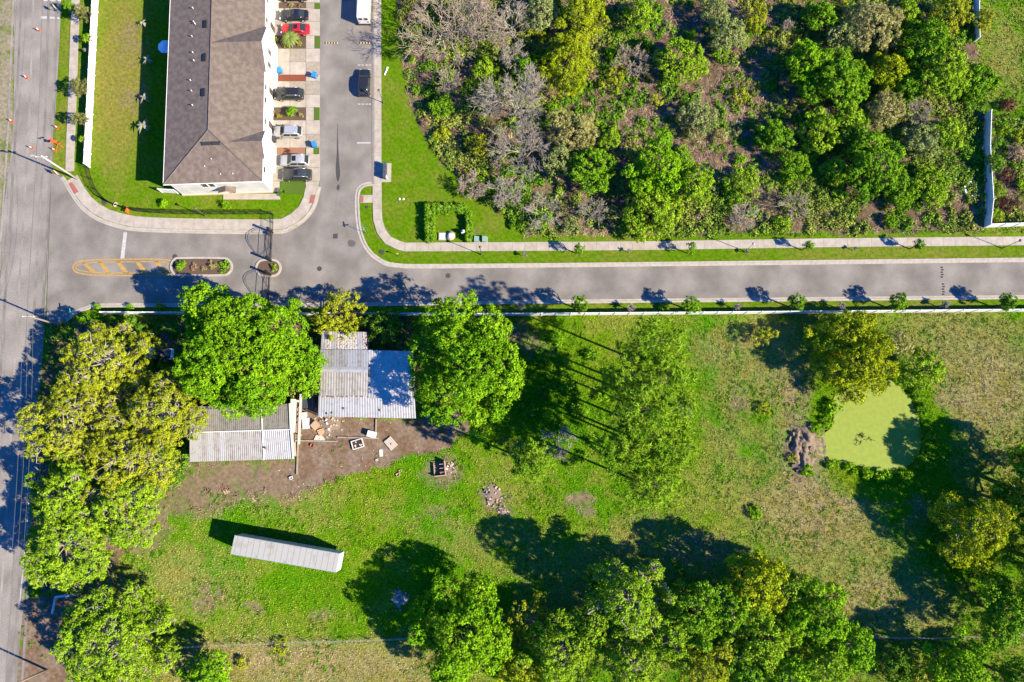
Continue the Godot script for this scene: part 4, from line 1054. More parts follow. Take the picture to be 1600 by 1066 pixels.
func old_houses():
	var zt := rust_tex(41, 0.02, Color(0.34, 0.325, 0.29), Color(0.23, 0.21, 0.175), 0.4, 0.5)
	var zw := rust_tex(42, 0.025, Color(0.39, 0.39, 0.37), Color(0.28, 0.265, 0.23), 0.55, 0.4)
	var rt := rust_tex(43, 0.03, Color(0.40, 0.38, 0.35), Color(0.12, 0.05, 0.03), 0.5, 0.12)
	var zinc := M("zinc", Color(1, 1, 1), 0.42, 0.4, zt, 0.16)
	var zinc2 := M("zinc_pale", Color(1, 1, 1), 0.40, 0.42, zw, 0.13)
	var zinc3 := M("zinc_grey", Color(0.86, 0.85, 0.82), 0.45, 0.4, zt, 0.21)
	var rusty := M("rusty", Color(1, 1, 1), 0.6, 0.25, rt, 0.3)
	var stain := M("rust_edge", Color(1, 1, 1), 0.6, 0.25, rust_tex(44, 0.03, Color(0.42, 0.41, 0.38), Color(0.14, 0.08, 0.055), 0.58, 0.1), 0.35)
	var white := M("white_paint", Color(0.52, 0.51, 0.49), 0.6)
	var wall := M("old_wall", Color(0.42, 0.39, 0.33), 0.9, 0.0, mats["concrete"].albedo_texture, 0.3)
	var dark := M("dark_wood", Color(0.05, 0.035, 0.03), 0.9)
	# the low gabled house under the oaks
	var t := thing("old_house", "low derelict house with a grey corrugated gable roof under the oaks", "house")
	var e0 := at(296, 722, 2.7)
	var e1 := at(458, 717, 2.7)
	var r0 := at(296, 676, 3.5)
	var r1 := at(454, 671, 3.5)
	var n0 := at(296, 636, 2.7)
	var n1 := at(452, 631, 2.7)
	sheets(t, r0, r1, e1, e0, 0.86, 3, [zinc2, zinc2, zinc])
	sheets(t, r0, r1, n1, n0, 0.86, 3, [zinc3, zinc, zinc3])
	var s := T(true)
	tube(s, r0 + Vector3.UP * 0.07, r1 + Vector3.UP * 0.07, 0.09, 0.09, 6)
	obj("ridge_cap", s, white, t)
	var k := 0.72
	s = T(true)
	tube(s, r0.lerp(r1, k) + Vector3.UP * 0.09, e0.lerp(e1, k) + Vector3.UP * 0.09, 0.1, 0.1, 6)
	tube(s, r0.lerp(r1, k) + Vector3.UP * 0.09, n0.lerp(n1, k) + Vector3.UP * 0.09, 0.1, 0.1, 6)
	obj("seam_cap", s, white, t)
	s = T(true)
	tube(s, r1 + Vector3.UP * 0.05, e1 + Vector3.UP * 0.05, 0.16, 0.16, 6)
	tube(s, r1 + Vector3.UP * 0.05, n1 + Vector3.UP * 0.05, 0.16, 0.16, 6)
	obj("barge_board", s, M("cream", Color(0.46, 0.44, 0.36), 0.7), t)
	var poly := PackedVector2Array()
	for p in [e0, e1, n1, n0]: poly.append(Vector2(p.x, p.z))
	var c := (poly[0] + poly[1] + poly[2] + poly[3]) / 4.0
	for i in 4: poly[i] = c + (poly[i] - c) * Vector2(0.965, 0.9)
	obj("wall", slab(poly, -0.05, 2.66), wall, t)
	for g in [[r1, e1, n1], [r0, e0, n0]]:
		s = T()
		var inn := (r0 - r1).normalized() * (0.3 if g[0] == r1 else -0.3)
		tri(s, g[0] + inn - Vector3.UP * 0.05, g[1] + inn - Vector3.UP * 0.05, g[2] + inn - Vector3.UP * 0.05, -inn)
		obj("gable", s, wall, t)
	for x in [330, 362, 395, 432]:
		var p := at(x, 719, 0)
		p.z = lerpf(e0.z, e1.z, (x - 296) / 162.0) - 0.36
		var w := obj("window", bx(Vector3(p.x, 1.5, p.z), Vector3(1.0, 1.0, 0.12)), white, t)
		obj("pane", bx(Vector3(p.x, 1.5, p.z + 0.07), Vector3(0.86, 0.86, 0.02)), M("dark_glass", Color(0.02, 0.025, 0.03), 0.1), w)
	for a in [[413, 650], [414, 700]]: obj("vent", bx(at(a[0], a[1], 3.35), Vector3(0.14, 0.25, 0.3)), dark, t)
	# the ruined side porch
	t = thing("ruined_porch", "roofless porch frame full of junk at the old house's east end", "porch")
	obj("cream_wall", bx(at(459, 650, 1.2), Vector3(0.5, 2.3, 5.0)), M("cream", Color(0.7, 0.66, 0.5), 0.8), t)
	obj("floor", bx(at(464, 650, 0.1), Vector3(1.1, 0.2, 5.0)), M("porch_floor", Color(0.12, 0.05, 0.035), 0.9), t)
	obj("grey_beam", bx(at(468.5, 655, 1.2), Vector3(0.32, 0.3, 7.6)), M("weathered", Color(0.36, 0.35, 0.33), 0.9), t)
	obj("cross_beam", bx(at(462, 627, 1.2), Vector3(1.6, 0.25, 0.3)), mats["weathered"], t)
	for z in [630, 652, 680]: obj("post", bx(at(468.5, z, 0.6), Vector3(0.16, 1.2, 0.16)), mats["weathered"], t)
	for z in [637, 645, 653, 661]: obj("shelf", bx(at(464.5, z, 0.5), Vector3(0.8, 0.06, 0.12)), M("shelf", Color(0.4, 0.32, 0.22), 0.9), t)
	# the big shed with several roof slopes
	t = thing("metal_shed", "large derelict metal-roofed shed half in the shade of the oak", "shed")
	var P := func(x, y, h): return at(x, y, h)
	sheets(t, P.call(503, 517, 3.3), P.call(573, 519, 3.3), P.call(574, 547, 3.5), P.call(501, 547, 3.5), 0.76, 2, [stain, rusty, stain, zinc2])
	sheets(t, P.call(500, 577, 4.2), P.call(575, 578, 4.2), P.call(575, 547, 3.65), P.call(500, 546, 3.65), 0.76, 2, [zinc, zinc2, zinc])
	sheets(t, P.call(500, 577, 4.22), P.call(575, 578, 4.22), P.call(574, 619, 3.4), P.call(499, 619, 3.4), 0.76, 2, [zinc, zinc, zinc3])
	sheets(t, P.call(575, 547, 3.75), P.call(645, 549, 3.75), P.call(648, 622, 3.15), P.call(574.5, 622, 3.15), 0.76, 2, [zinc2])
	sheets(t, P.call(498, 617, 3.05), P.call(648, 621, 3.05), P.call(650, 654, 2.5), P.call(497, 651, 2.5), 0.76, 2, [zinc2, zinc2, M("zinc_cool", Color(0.92, 0.95, 0.96), 0.4, 0.42, zw, 0.1)])
	s = T()
	var ra: Vector3 = P.call(500, 577, 4.27)
	var rb: Vector3 = P.call(575, 578, 4.27)
	for sg in [-1.0, 1.0]: quad(s, ra, rb, rb + Vector3(0, -0.1, 0.4 * sg), ra + Vector3(0, -0.1, 0.4 * sg), Vector3.UP)
	obj("ridge_cap", s, zinc2, t)
	for i in 9: obj("rust_streak", bx(P.call(504 + i * 7.6, 619.5, 3.42) + Vector3(0, 0.02, rng.randf_range(-0.05, 0.1)), Vector3(rng.randf_range(0.2, 0.5), 0.02, rng.randf_range(0.12, 0.3))), M("rust", Color(0.16, 0.08, 0.055), 0.9), t)
	for a in [[536, 638, 2.85], [593, 641, 2.85], [510, 646, 2.7], [518, 645, 2.7]]: obj("hole_patch", bx(P.call(a[0], a[1], a[2]), Vector3(0.18, 0.03, 0.3)), dark, t)
	obj("wall", slab(PackedVector2Array([Vector2(P.call(502, 520, 3.2).x + 0.3, P.call(502, 520, 3.2).z), Vector2(P.call(571, 520, 3.2).x, P.call(571, 520, 3.2).z), Vector2(P.call(572, 550, 3.2).x, P.call(572, 552, 3.2).z), Vector2(P.call(643, 552, 3).x, P.call(643, 552, 3).z), Vector2(P.call(646, 619, 3).x, P.call(646, 619, 3).z), Vector2(P.call(503, 617, 3).x, P.call(503, 617, 3).z)]), -0.05, 3.0), wall, t)
	for x in [500, 530, 560, 590, 620, 648]: obj("post", bx(P.call(x, 651, 1.2), Vector3(0.14, 2.5, 0.14)), M("weathered", Color(0.36, 0.35, 0.33), 0.9), t)
	obj("front_wall", bx(P.call(573, 648, 1.2), Vector3(14.6, 2.4, 0.1)), M("front_wall", Color(0.33, 0.24, 0.17), 0.9, 0.0, mats["concrete"].albedo_texture, 0.4), t)
	# dark yard of junk behind the shed
	t = thing("pen_frame", "black timber pen frame behind the shed by the white fence", "pen")
	for x in [612, 628, 643]: obj("rail", bx(at(x, 520, 1.0), Vector3(0.1, 0.1, 5.0)), dark, t)
	for z in [499, 516, 530, 544]: obj("rail", bx(at(628, z, 1.05), Vector3(3.2, 0.1, 0.1)), dark, t)
	for x in [612, 643]:
		for z in [499, 520, 544]: obj("post", bx(at(x, z, 0.5), Vector3(0.12, 1.1, 0.12)), dark, t)
	for a in [[624, 503, "pale crate at the fence end of the pen"], [630, 541, "pale crate at the shed end of the pen"]]:
		crate("crate", a[2], at(a[0], a[1]), 0.7, 0.6, 0.4, M("pale_wood", Color(0.42, 0.38, 0.32), 0.9))
func crate(called: String, label: String, p: Vector3, w: float, d: float, h: float, m: Material, yaw := 0.2, cat := "crate"):
	var t := thing(called, label, cat, Vector3(p.x, maxf(0, height(p.x, p.z)), p.z), yaw)
	obj("bottom", bx(Vector3(0, 0.03, 0), Vector3(w, 0.06, d)), m, t)
	for s in [-1, 1]:
		obj("side", bx(Vector3(s * (w * 0.5 - 0.03), h * 0.5 + 0.03, 0), Vector3(0.05, h, d)), m, t)
		obj("end", bx(Vector3(0, h * 0.5 + 0.03, s * (d * 0.5 - 0.03)), Vector3(w - 0.12, h, 0.05)), m, t)
	return t

func townhouse():
	var shingle := M("shingle", Color(0.23, 0.183, 0.15), 0.95, 0.0, grain(51, 0.012, 0.2, 0.5), 0.16)
	var shingle2 := M("shingle_cap", Color(0.21, 0.175, 0.15), 0.95, 0.0, mats["shingle"].albedo_texture, 0.3)
	var white := M("siding", Color(0.74, 0.735, 0.71), 0.75, 0.0, mats["concrete"].albedo_texture, 0.05)
	var trim := M("trim", Color(0.78, 0.775, 0.76), 0.6)
	var glass := M("dark_glass", Color(0.02, 0.025, 0.03), 0.08)
	var black := M("vent_black", Color(0.022, 0.022, 0.025), 0.6)
	var L := 42.0
	var W := 15.2
	var t := thing("townhouse_row", "long white townhouse block with a brown shingled hip roof", "building", Vector3(-38.26, 0, -23.88), 0.0372)
	obj("wall", bx(Vector3(-W / 2, 2.93, -L / 2), Vector3(W - 0.9, 5.9, L - 0.9)), white, t)
	# hip roof with soffit and fascia
	var ey := 5.95
	var ry := 8.25
	var SE := Vector3(0, ey, 0)
	var SW := Vector3(-W, ey, 0)
	var NE := Vector3(0, ey, -L)
	var NW := Vector3(-W, ey, -L)
	var RS := Vector3(-W / 2, ry, -W / 2)
	var RN := Vector3(-W / 2, ry, -L)
	var s := T()
	quad(s, SW, NW, RN, RS, Vector3(-1, 1, 0))
	obj("roof_slope", s, shingle, t)
	s = T()
	quad(s, SE, NE, RN, RS, Vector3(1, 1, 0))
	obj("roof_slope", s, shingle, t)
	s = T()
	tri(s, SE, SW, RS, Vector3(0, 1, 1))
	obj("roof_hip", s, shingle, t)
	for a in [[RS, RN], [RS, SE], [RS, SW]]:
		s = T(true)
		tube(s, a[0] + Vector3.UP * 0.02, a[1] + Vector3.UP * 0.02, 0.09, 0.09, 6)
		obj("ridge_cap", s, shingle2, t)
	obj("soffit", bx(Vector3(-W / 2, ey - 0.07, -L / 2), Vector3(W - 0.04, 0.1, L - 0.04)), trim, t)
	for a in [[Vector3(-W / 2, ey - 0.08, 0.03), Vector3(W + 0.1, 0.2, 0.06)], [Vector3(0.03, ey - 0.08, -L / 2), Vector3(0.06, 0.2, L)], [Vector3(-W - 0.03, ey - 0.08, -L / 2), Vector3(0.06, 0.2, L)]]:
		obj("gutter", bx(a[0], a[1]), trim, t)
	# cross gables over the garage front
	for g in [[-21.9, 3.9, 2.3], [-5.9, 2.3, 1.45], [-35.0, 2.6, 1.6]]:
		var z: float = g[0]
		var w: float = g[1]
		var h: float = g[2]
		var back: float = h / (ry - ey) * W / 2
		var ap := Vector3(0.3, ey + h, z)
		s = T()
		quad(s, ap, Vector3(-back, ey + h, z), Vector3(-0.0, ey, z - w), Vector3(0.3, ey, z - w), Vector3(0, 1, -1))
		obj("gable_slope", s, shingle, t)
		s = T()
		quad(s, ap, Vector3(-back, ey + h, z), Vector3(-0.0, ey, z + w), Vector3(0.3, ey, z + w), Vector3(0, 1, 1))
		obj("gable_slope", s, shingle, t)
		s = T()
		tri(s, ap + Vector3(-0.12, -0.05, 0), Vector3(0.18, ey, z - w + 0.1), Vector3(0.18, ey, z + w - 0.1), Vector3(1, 0, 0))
		obj("gable_wall", s, white, t)
		obj("bay_wall", bx(Vector3(-0.15, ey / 2, z), Vector3(0.62, ey - 0.01, w * 2 - 0.2)), white, t)
		for sg in [-1.0, 1.0]:
			s = T(true)
			tube(s, ap + Vector3(0.02, -0.02, 0), Vector3(0.32, ey - 0.02, z + w * sg), 0.07, 0.07, 5)
			obj("barge_board", s, trim, t)
	# garage doors, entry doors and windows of the street front
	var k := 0
	for i in 7:
		var z := -3.2 - i * 5.8
		var fx := 0.2 if (absf(z + 21.9) < 3.6 or absf(z + 5.9) < 2.0) else -0.42
		var gd := obj("garage_door", bx(Vector3(fx, 1.2, z), Vector3(0.08, 2.2, 2.5)), M("door_white", Color(0.66, 0.65, 0.62), 0.6), t)
		for q in 4: obj("door_panel", bx(Vector3(fx + 0.045, 0.42 + q * 0.53, z), Vector3(0.03, 0.44, 2.3)), trim, gd)
		obj("door", bx(Vector3(-0.4, 1.1, z - 2.3), Vector3(0.08, 2.1, 0.95)), M("door_dark", Color(0.07, 0.06, 0.055), 0.5), t)
		obj("step", bx(Vector3(0.0, 0.06, z - 2.3), Vector3(0.9, 0.12, 1.3)), mats["concrete"], t)
		for q in [-0.8, 1.4]:
			var w := obj("window", bx(Vector3(fx + 0.02, 4.5, z + q - 0.8), Vector3(0.1, 1.5, 1.1)), trim, t)
			obj("pane", bx(Vector3(fx + 0.08, 4.85, z + q - 0.8), Vector3(0.02, 0.62, 0.92)), glass, w)
			obj("pane", bx(Vector3(fx + 0.08, 4.15, z + q - 0.8), Vector3(0.02, 0.62, 0.92)), glass, w)
	# south wall: paired window, small gabled canopy, patio
	for x in [-9.6, -8.5]:
		var w := obj("window", bx(Vector3(x, 4.2, -0.42), Vector3(0.95, 1.4, 0.1)), trim, t)
		obj("pane", bx(Vector3(x, 4.55, -0.36), Vector3(0.8, 0.6, 0.02)), glass, w)
		obj("pane", bx(Vector3(x, 3.88, -0.36), Vector3(0.8, 0.6, 0.02)), glass, w)
	s = T()
	quad(s, Vector3(-6.6, 3.6, -0.45), Vector3(-6.6, 3.6, 0.5), Vector3(-8.0, 2.9, 0.5), Vector3(-8.0, 2.9, -0.45), Vector3.UP)
	quad(s, Vector3(-6.6, 3.6, -0.45), Vector3(-6.6, 3.6, 0.5), Vector3(-5.2, 2.9, 0.5), Vector3(-5.2, 2.9, -0.45), Vector3.UP)
	obj("canopy", s, shingle, t)
	s = T()
	tri(s, Vector3(-6.6, 3.57, 0.45), Vector3(-7.95, 2.9, 0.45), Vector3(-5.25, 2.9, 0.45), Vector3(0, 0, 1))
	obj("canopy_gable", s, white, t)
	obj("door", bx(Vector3(-6.6, 1.1, -0.42), Vector3(1.0, 2.1, 0.1)), M("door_dark", Color(0.07, 0.06, 0.055), 0.5), t)
	obj("base_course", bx(Vector3(-W / 2, 0.25, -0.4), Vector3(W - 0.8, 0.5, 0.14)), M("base_stone", Color(0.5, 0.42, 0.3), 0.9), t)
	# roof vents
	for i in 15:
		var z: float = -12.0 - [0, 2.4, 4.2, 7.4, 8.8, 11.6, 13.6, 14.0, 16.4, 18.2, 19.9, 22.5, 24.5, 26.6, 28.6][i]
		var x := -10.4 - (i % 3) * 0.25
		var y := ey + (ry - ey) * (W + x) / (W / 2)
		s = T(true)
		tube(s, Vector3(x, y - 0.1, z), Vector3(x, y + 0.4, z), 0.06, 0.06, 6, true)
		tube(s, Vector3(x, y + 0.32, z), Vector3(x, y + 0.42, z), 0.1, 0.1, 6, true)
		obj("vent_pipe", s, M("vent_grey", Color(0.55, 0.55, 0.53), 0.5), t)
	for z in [-13.8, -19.6, -25.2]:
		obj("box_vent", bx(Vector3(-8.6, ey + (ry - ey) * (W - 8.6) / (W / 2) + 0.1, z), Vector3(0.65, 0.22, 1.2), Basis(Vector3.BACK, 0.43)), black, t)
	for x in [-8.1, -6.6]: obj("box_vent", bx(Vector3(x, ey + (ry - ey) * 5.6 / (W / 2) + 0.1, -5.6), Vector3(1.25, 0.2, 0.55), Basis(Vector3.RIGHT, 0.43)), black, t)
	for a in [[-7.5, -3.4], [-8.6, -2.4], [-6.3, -1.2], [-4.4, -1.2]]:
		s = T(true)
		tube(s, Vector3(a[0], ey + (ry - ey) * -a[1] / (W / 2) - 0.1, a[1]), Vector3(a[0], ey + (ry - ey) * -a[1] / (W / 2) + 0.3, a[1]), 0.06, 0.06, 6, true)
		obj("vent_pipe", s, mats["vent_grey"], t)
	var p := thing("patio", "pale concrete patio strip along the townhouse's south wall", "patio")
	obj("slab", slab(plan([[349, 304], [437, 303], [438, 312], [349, 312]]), -0.05, 0.1), mats["concrete_pale"], p)
	# blue patio umbrella peeping out at the west eave
	var u := at(257, 72, 2.4)
	t = thing("patio_umbrella", "pale blue patio umbrella against the townhouse's west side", "umbrella", Vector3(u.x, 0, u.z))
	s = T()
	for i in 8:
		var a := TAU * i / 8 + PI / 8
		var b := TAU * (i + 1) / 8 + PI / 8
		tri(s, Vector3(0, 2.75, 0), Vector3(cos(a) * 1.2, 2.25, sin(a) * 1.2), Vector3(cos(b) * 1.2, 2.25, sin(b) * 1.2), Vector3.UP)
	obj("canopy", s, M("umbrella_blue", Color(0.46, 0.60, 0.68), 0.8), t)
	s = T(true)
	tube(s, Vector3.ZERO, Vector3(0, 2.8, 0), 0.03, 0.03, 6, true)
	obj("pole", s, trim, t)
	obj("base", bx(Vector3(0, 0.05, 0), Vector3(0.5, 0.1, 0.5)), mats["iron"], t)

# ---------- fences
func vinyl_fence(label: String, pts: Array, h: float, step := 2.25):
	var t := thing("white_fence", label, "fence", Vector3.ZERO, 0.0)
	var m := M("vinyl", Color(0.66, 0.66, 0.655), 0.5)
	for q in pts.size() - 1:
		var a := at2(pts[q][0], pts[q][1])
		var b := at2(pts[q + 1][0], pts[q + 1][1])
		var n := maxi(1, roundi(a.distance_to(b) / step))
		var bas := Basis(Vector3.UP, -(b - a).angle())
		var w := a.distance_to(b) / n
		var pm := bx(Vector3(0, h * 0.5 + 0.02, 0), Vector3(w - 0.14, h - 0.14, 0.045))
		pm.generate_normals()
		var pmesh := pm.commit()
		var ps := T()
		box(ps, Vector3(0, h * 0.5 + 0.04, 0), Vector3(0.15, h + 0.1, 0.17))
		tri(ps, Vector3(0, h + 0.2, 0), Vector3(-0.1, h + 0.09, -0.1), Vector3(0.1, h + 0.09, -0.1), Vector3(0, 1, -1))
		tri(ps, Vector3(0, h + 0.2, 0), Vector3(-0.1, h + 0.09, 0.1), Vector3(0.1, h + 0.09, 0.1), Vector3(0, 1, 1))
		tri(ps, Vector3(0, h + 0.2, 0), Vector3(-0.1, h + 0.09, -0.1), Vector3(-0.1, h + 0.09, 0.1), Vector3(-1, 1, 0))
		tri(ps, Vector3(0, h + 0.2, 0), Vector3(0.1, h + 0.09, -0.1), Vector3(0.1, h + 0.09, 0.1), Vector3(1, 1, 0))
		ps.generate_normals()
		var post := ps.commit()
		var rm := bx(Vector3(0, h, 0), Vector3(w - 0.15, 0.12, 0.09))
		rm.generate_normals()
		var rail := rm.commit()
		for i in n:
			var c := a.lerp(b, (i + 0.5) / n)
			for z in [[pmesh, "panel"], [rail, "top_rail"]]:
				var o := obj(z[1], z[0], m, t)
				o.transform = Transform3D(bas, Vector3(c.x, 0, c.y))
		for i in n + (1 if q == pts.size() - 2 else 0):
			var c := a.lerp(b, float(i) / n)
			var o := obj("post", post, m, t)
			o.transform = Transform3D(bas, Vector3(c.x, 0, c.y))
	return t
func iron_fence(t: Node3D, line: PackedVector2Array, h: float, step := 2.0, gap := 0.11):
	var m := M("black_iron", Color(0.014, 0.014, 0.016), 0.5, 0.2)
	var c := resample(line, step)
	for i in c.size() - 1:
		var a := c[i]
		var b := c[i + 1]
		var s := T()
		for y in [0.15, h - 0.25, h - 0.06]: tube(s, Vector3(a.x, y, a.y), Vector3(b.x, y, b.y), 0.022, 0.022, 4)
		obj("rails", s, m, t)
		s = T()
		var n := int(a.distance_to(b) / gap)
		for k in range(1, n):
			var p := a.lerp(b, float(k) / n)
			tube(s, Vector3(p.x, 0.02, p.y), Vector3(p.x, h, p.y), 0.011, 0.011, 4)
		obj("pickets", s, m, t).set_meta("kind", "stuff")
	for p in c: obj("post", bx(Vector3(p.x, h * 0.5 + 0.03, p.y), Vector3(0.07, h + 0.1, 0.07)), m, t)
func gate():
	var m := M("black_iron", Color(0.014, 0.014, 0.016), 0.5, 0.2)
	var t := thing("iron_fence", "black iron fence curving round the lawn behind the entrance pavement", "fence")
	iron_fence(t, smooth([[139, 264], [147, 290], [160, 308], [180, 321], [205, 329], [240, 333], [300, 335], [426, 335]], 4), 1.6)
	t = thing("pedestrian_gate", "black iron pedestrian gate across the entrance pavement", "gate")
	iron_fence(t, plan([[427, 337], [427, 361]]), 1.8, 1.2)
	for g in [[426, 364, 424, 408, "north", "black arched iron gate across the entrance road's north lane"], [423, 430, 420, 473, "south", "black arched iron gate across the entrance road's south lane"]]:
		t = thing("entrance_gate", g[5], "gate", Vector3.ZERO, 0.0, "entrance gates")
		var a := at2(g[0], g[1])
		var b := at2(g[2], g[3])
		for p in [a, b]:
			obj("post", bx(Vector3(p.x, 1.25, p.y), Vector3(0.28, 2.5, 0.28)), m, t)
			obj("post_cap", bx(Vector3(p.x, 2.55, p.y), Vector3(0.36, 0.1, 0.36)), m, t)
		var s := T(true)
		var arch := T(true)
		var prev := a
		for k in 16:
			var u0 := k / 16.0
			var u1 := (k + 1) / 16.0
			var p0 := a.lerp(b, u0)
			var p1 := a.lerp(b, u1)
			tube(arch, Vector3(p0.x, 2.0 + 1.5 * sin(PI * u0), p0.y), Vector3(p1.x, 2.0 + 1.5 * sin(PI * u1), p1.y), 0.045, 0.045, 5)
			tube(arch, Vector3(p0.x, 1.75 + 1.5 * sin(PI * u0), p0.y), Vector3(p1.x, 1.75 + 1.5 * sin(PI * u1), p1.y), 0.03, 0.03, 5)
		obj("arch", arch, m, t)
		for y in [0.2, 1.0, 1.8]: tube(s, Vector3(a.x, y, a.y), Vector3(b.x, y, b.y), 0.035, 0.035, 5)
		obj("rails", s, m, t)
		s = T()
		for k in range(1, 34):
			var p := a.lerp(b, k / 34.0)
			tube(s, Vector3(p.x, 0.1, p.y), Vector3(p.x, 1.75 + 1.5 * sin(PI * k / 34.0), p.y), 0.013, 0.013, 4)
		obj("pickets", s, m, t).set_meta("kind", "stuff")
		s = T(true)
		tube(s, Vector3(a.x, 1.7, a.y), Vector3(lerpf(a.x, b.x, 0.5), 0.25, lerpf(a.y, b.y, 0.5)), 0.03, 0.03, 5)
		tube(s, Vector3(b.x, 1.7, b.y), Vector3(lerpf(a.x, b.x, 0.5), 0.25, lerpf(a.y, b.y, 0.5)), 0.03, 0.03, 5)
		obj("brace", s, m, t)
		var c := a.lerp(b, 0.06 if g[4] == "north" else 0.94)
		obj("motor_box", bx(Vector3(c.x - 0.3, 0.5, c.y), Vector3(0.5, 0.8, 0.4)), M("motor_grey", Color(0.07, 0.08, 0.085), 0.6), t)
func wire_fence(label: String, pts: Array):
	var t := thing("wire_fence", label, "fence")
	var line := resample(plan(pts), 3.0)
	var m := M("wire", Color(0.40, 0.39, 0.37), 0.6, 0.3)
	for p in line:
		var g := height(p.x, p.y)
		var s := T(true)
		tube(s, Vector3(p.x, g - 0.1, p.y), Vector3(p.x + 0.03, g + 1.25, p.y), 0.06, 0.05, 6, true)
		obj("post", s, bark("grey"), t)
	for y in [0.4, 0.8, 1.15]:
		var s := T(true)
		for i in line.size() - 1:
			var a := line[i]
			var b := line[i + 1]
			tube(s, Vector3(a.x, height(a.x, a.y) + y, a.y), Vector3(b.x, height(b.x, b.y) + y, b.y), 0.014, 0.014, 4)
		obj("wire", s, m, t)

# ---------- cars
func loft(s: SurfaceTool, secs: Array):
	var rings := []
	for q in secs:
		var x: float = q[0]
		var w: float = q[1]
		var b: float = q[2]
		var h: float = q[3]
		var e: float = minf(0.13, (h - b) * 0.3)
		rings.append([Vector3(x, b, -w * 0.92), Vector3(x, b + e, -w), Vector3(x, h - e * 1.4, -w), Vector3(x, h - e * 0.35, -w * 0.94), Vector3(x, h, -w * 0.78), Vector3(x, h + 0.015, 0), Vector3(x, h, w * 0.78), Vector3(x, h - e * 0.35, w * 0.94), Vector3(x, h - e * 1.4, w), Vector3(x, b + e, w), Vector3(x, b, w * 0.92)])
	for i in rings.size() - 1:
		var c: Vector3 = Vector3((secs[i][0] + secs[i + 1][0]) * 0.5, (secs[i][2] + secs[i][3]) * 0.5, 0)
		for k in 11:
			var a: Vector3 = rings[i][k]
			var b: Vector3 = rings[i][(k + 1) % 11]
			var d: Vector3 = rings[i + 1][k]
			var e2: Vector3 = rings[i + 1][(k + 1) % 11]
			var out := (a + b + d + e2) * 0.25 - c
			quad(s, a, b, e2, d, out)
	for i in [0, rings.size() - 1]:
		var c := Vector3(secs[i][0], (secs[i][2] + secs[i][3]) * 0.5, 0)
		for k in 11: tri(s, c, rings[i][k], rings[i][(k + 1) % 11], Vector3(-1 if i == 0 else 1, 0, 0))
func glass_quad(t: Node3D, called: String, a: Vector3, b: Vector3, c: Vector3, d: Vector3, out: Vector3, m: Material):
	var s := T()
	var n := out.normalized() * 0.012
	quad(s, a + n, b + n, c + n, d + n, out)
	quad(s, a - n, b - n, c - n, d - n, -out)
	obj(called, s, m, t)
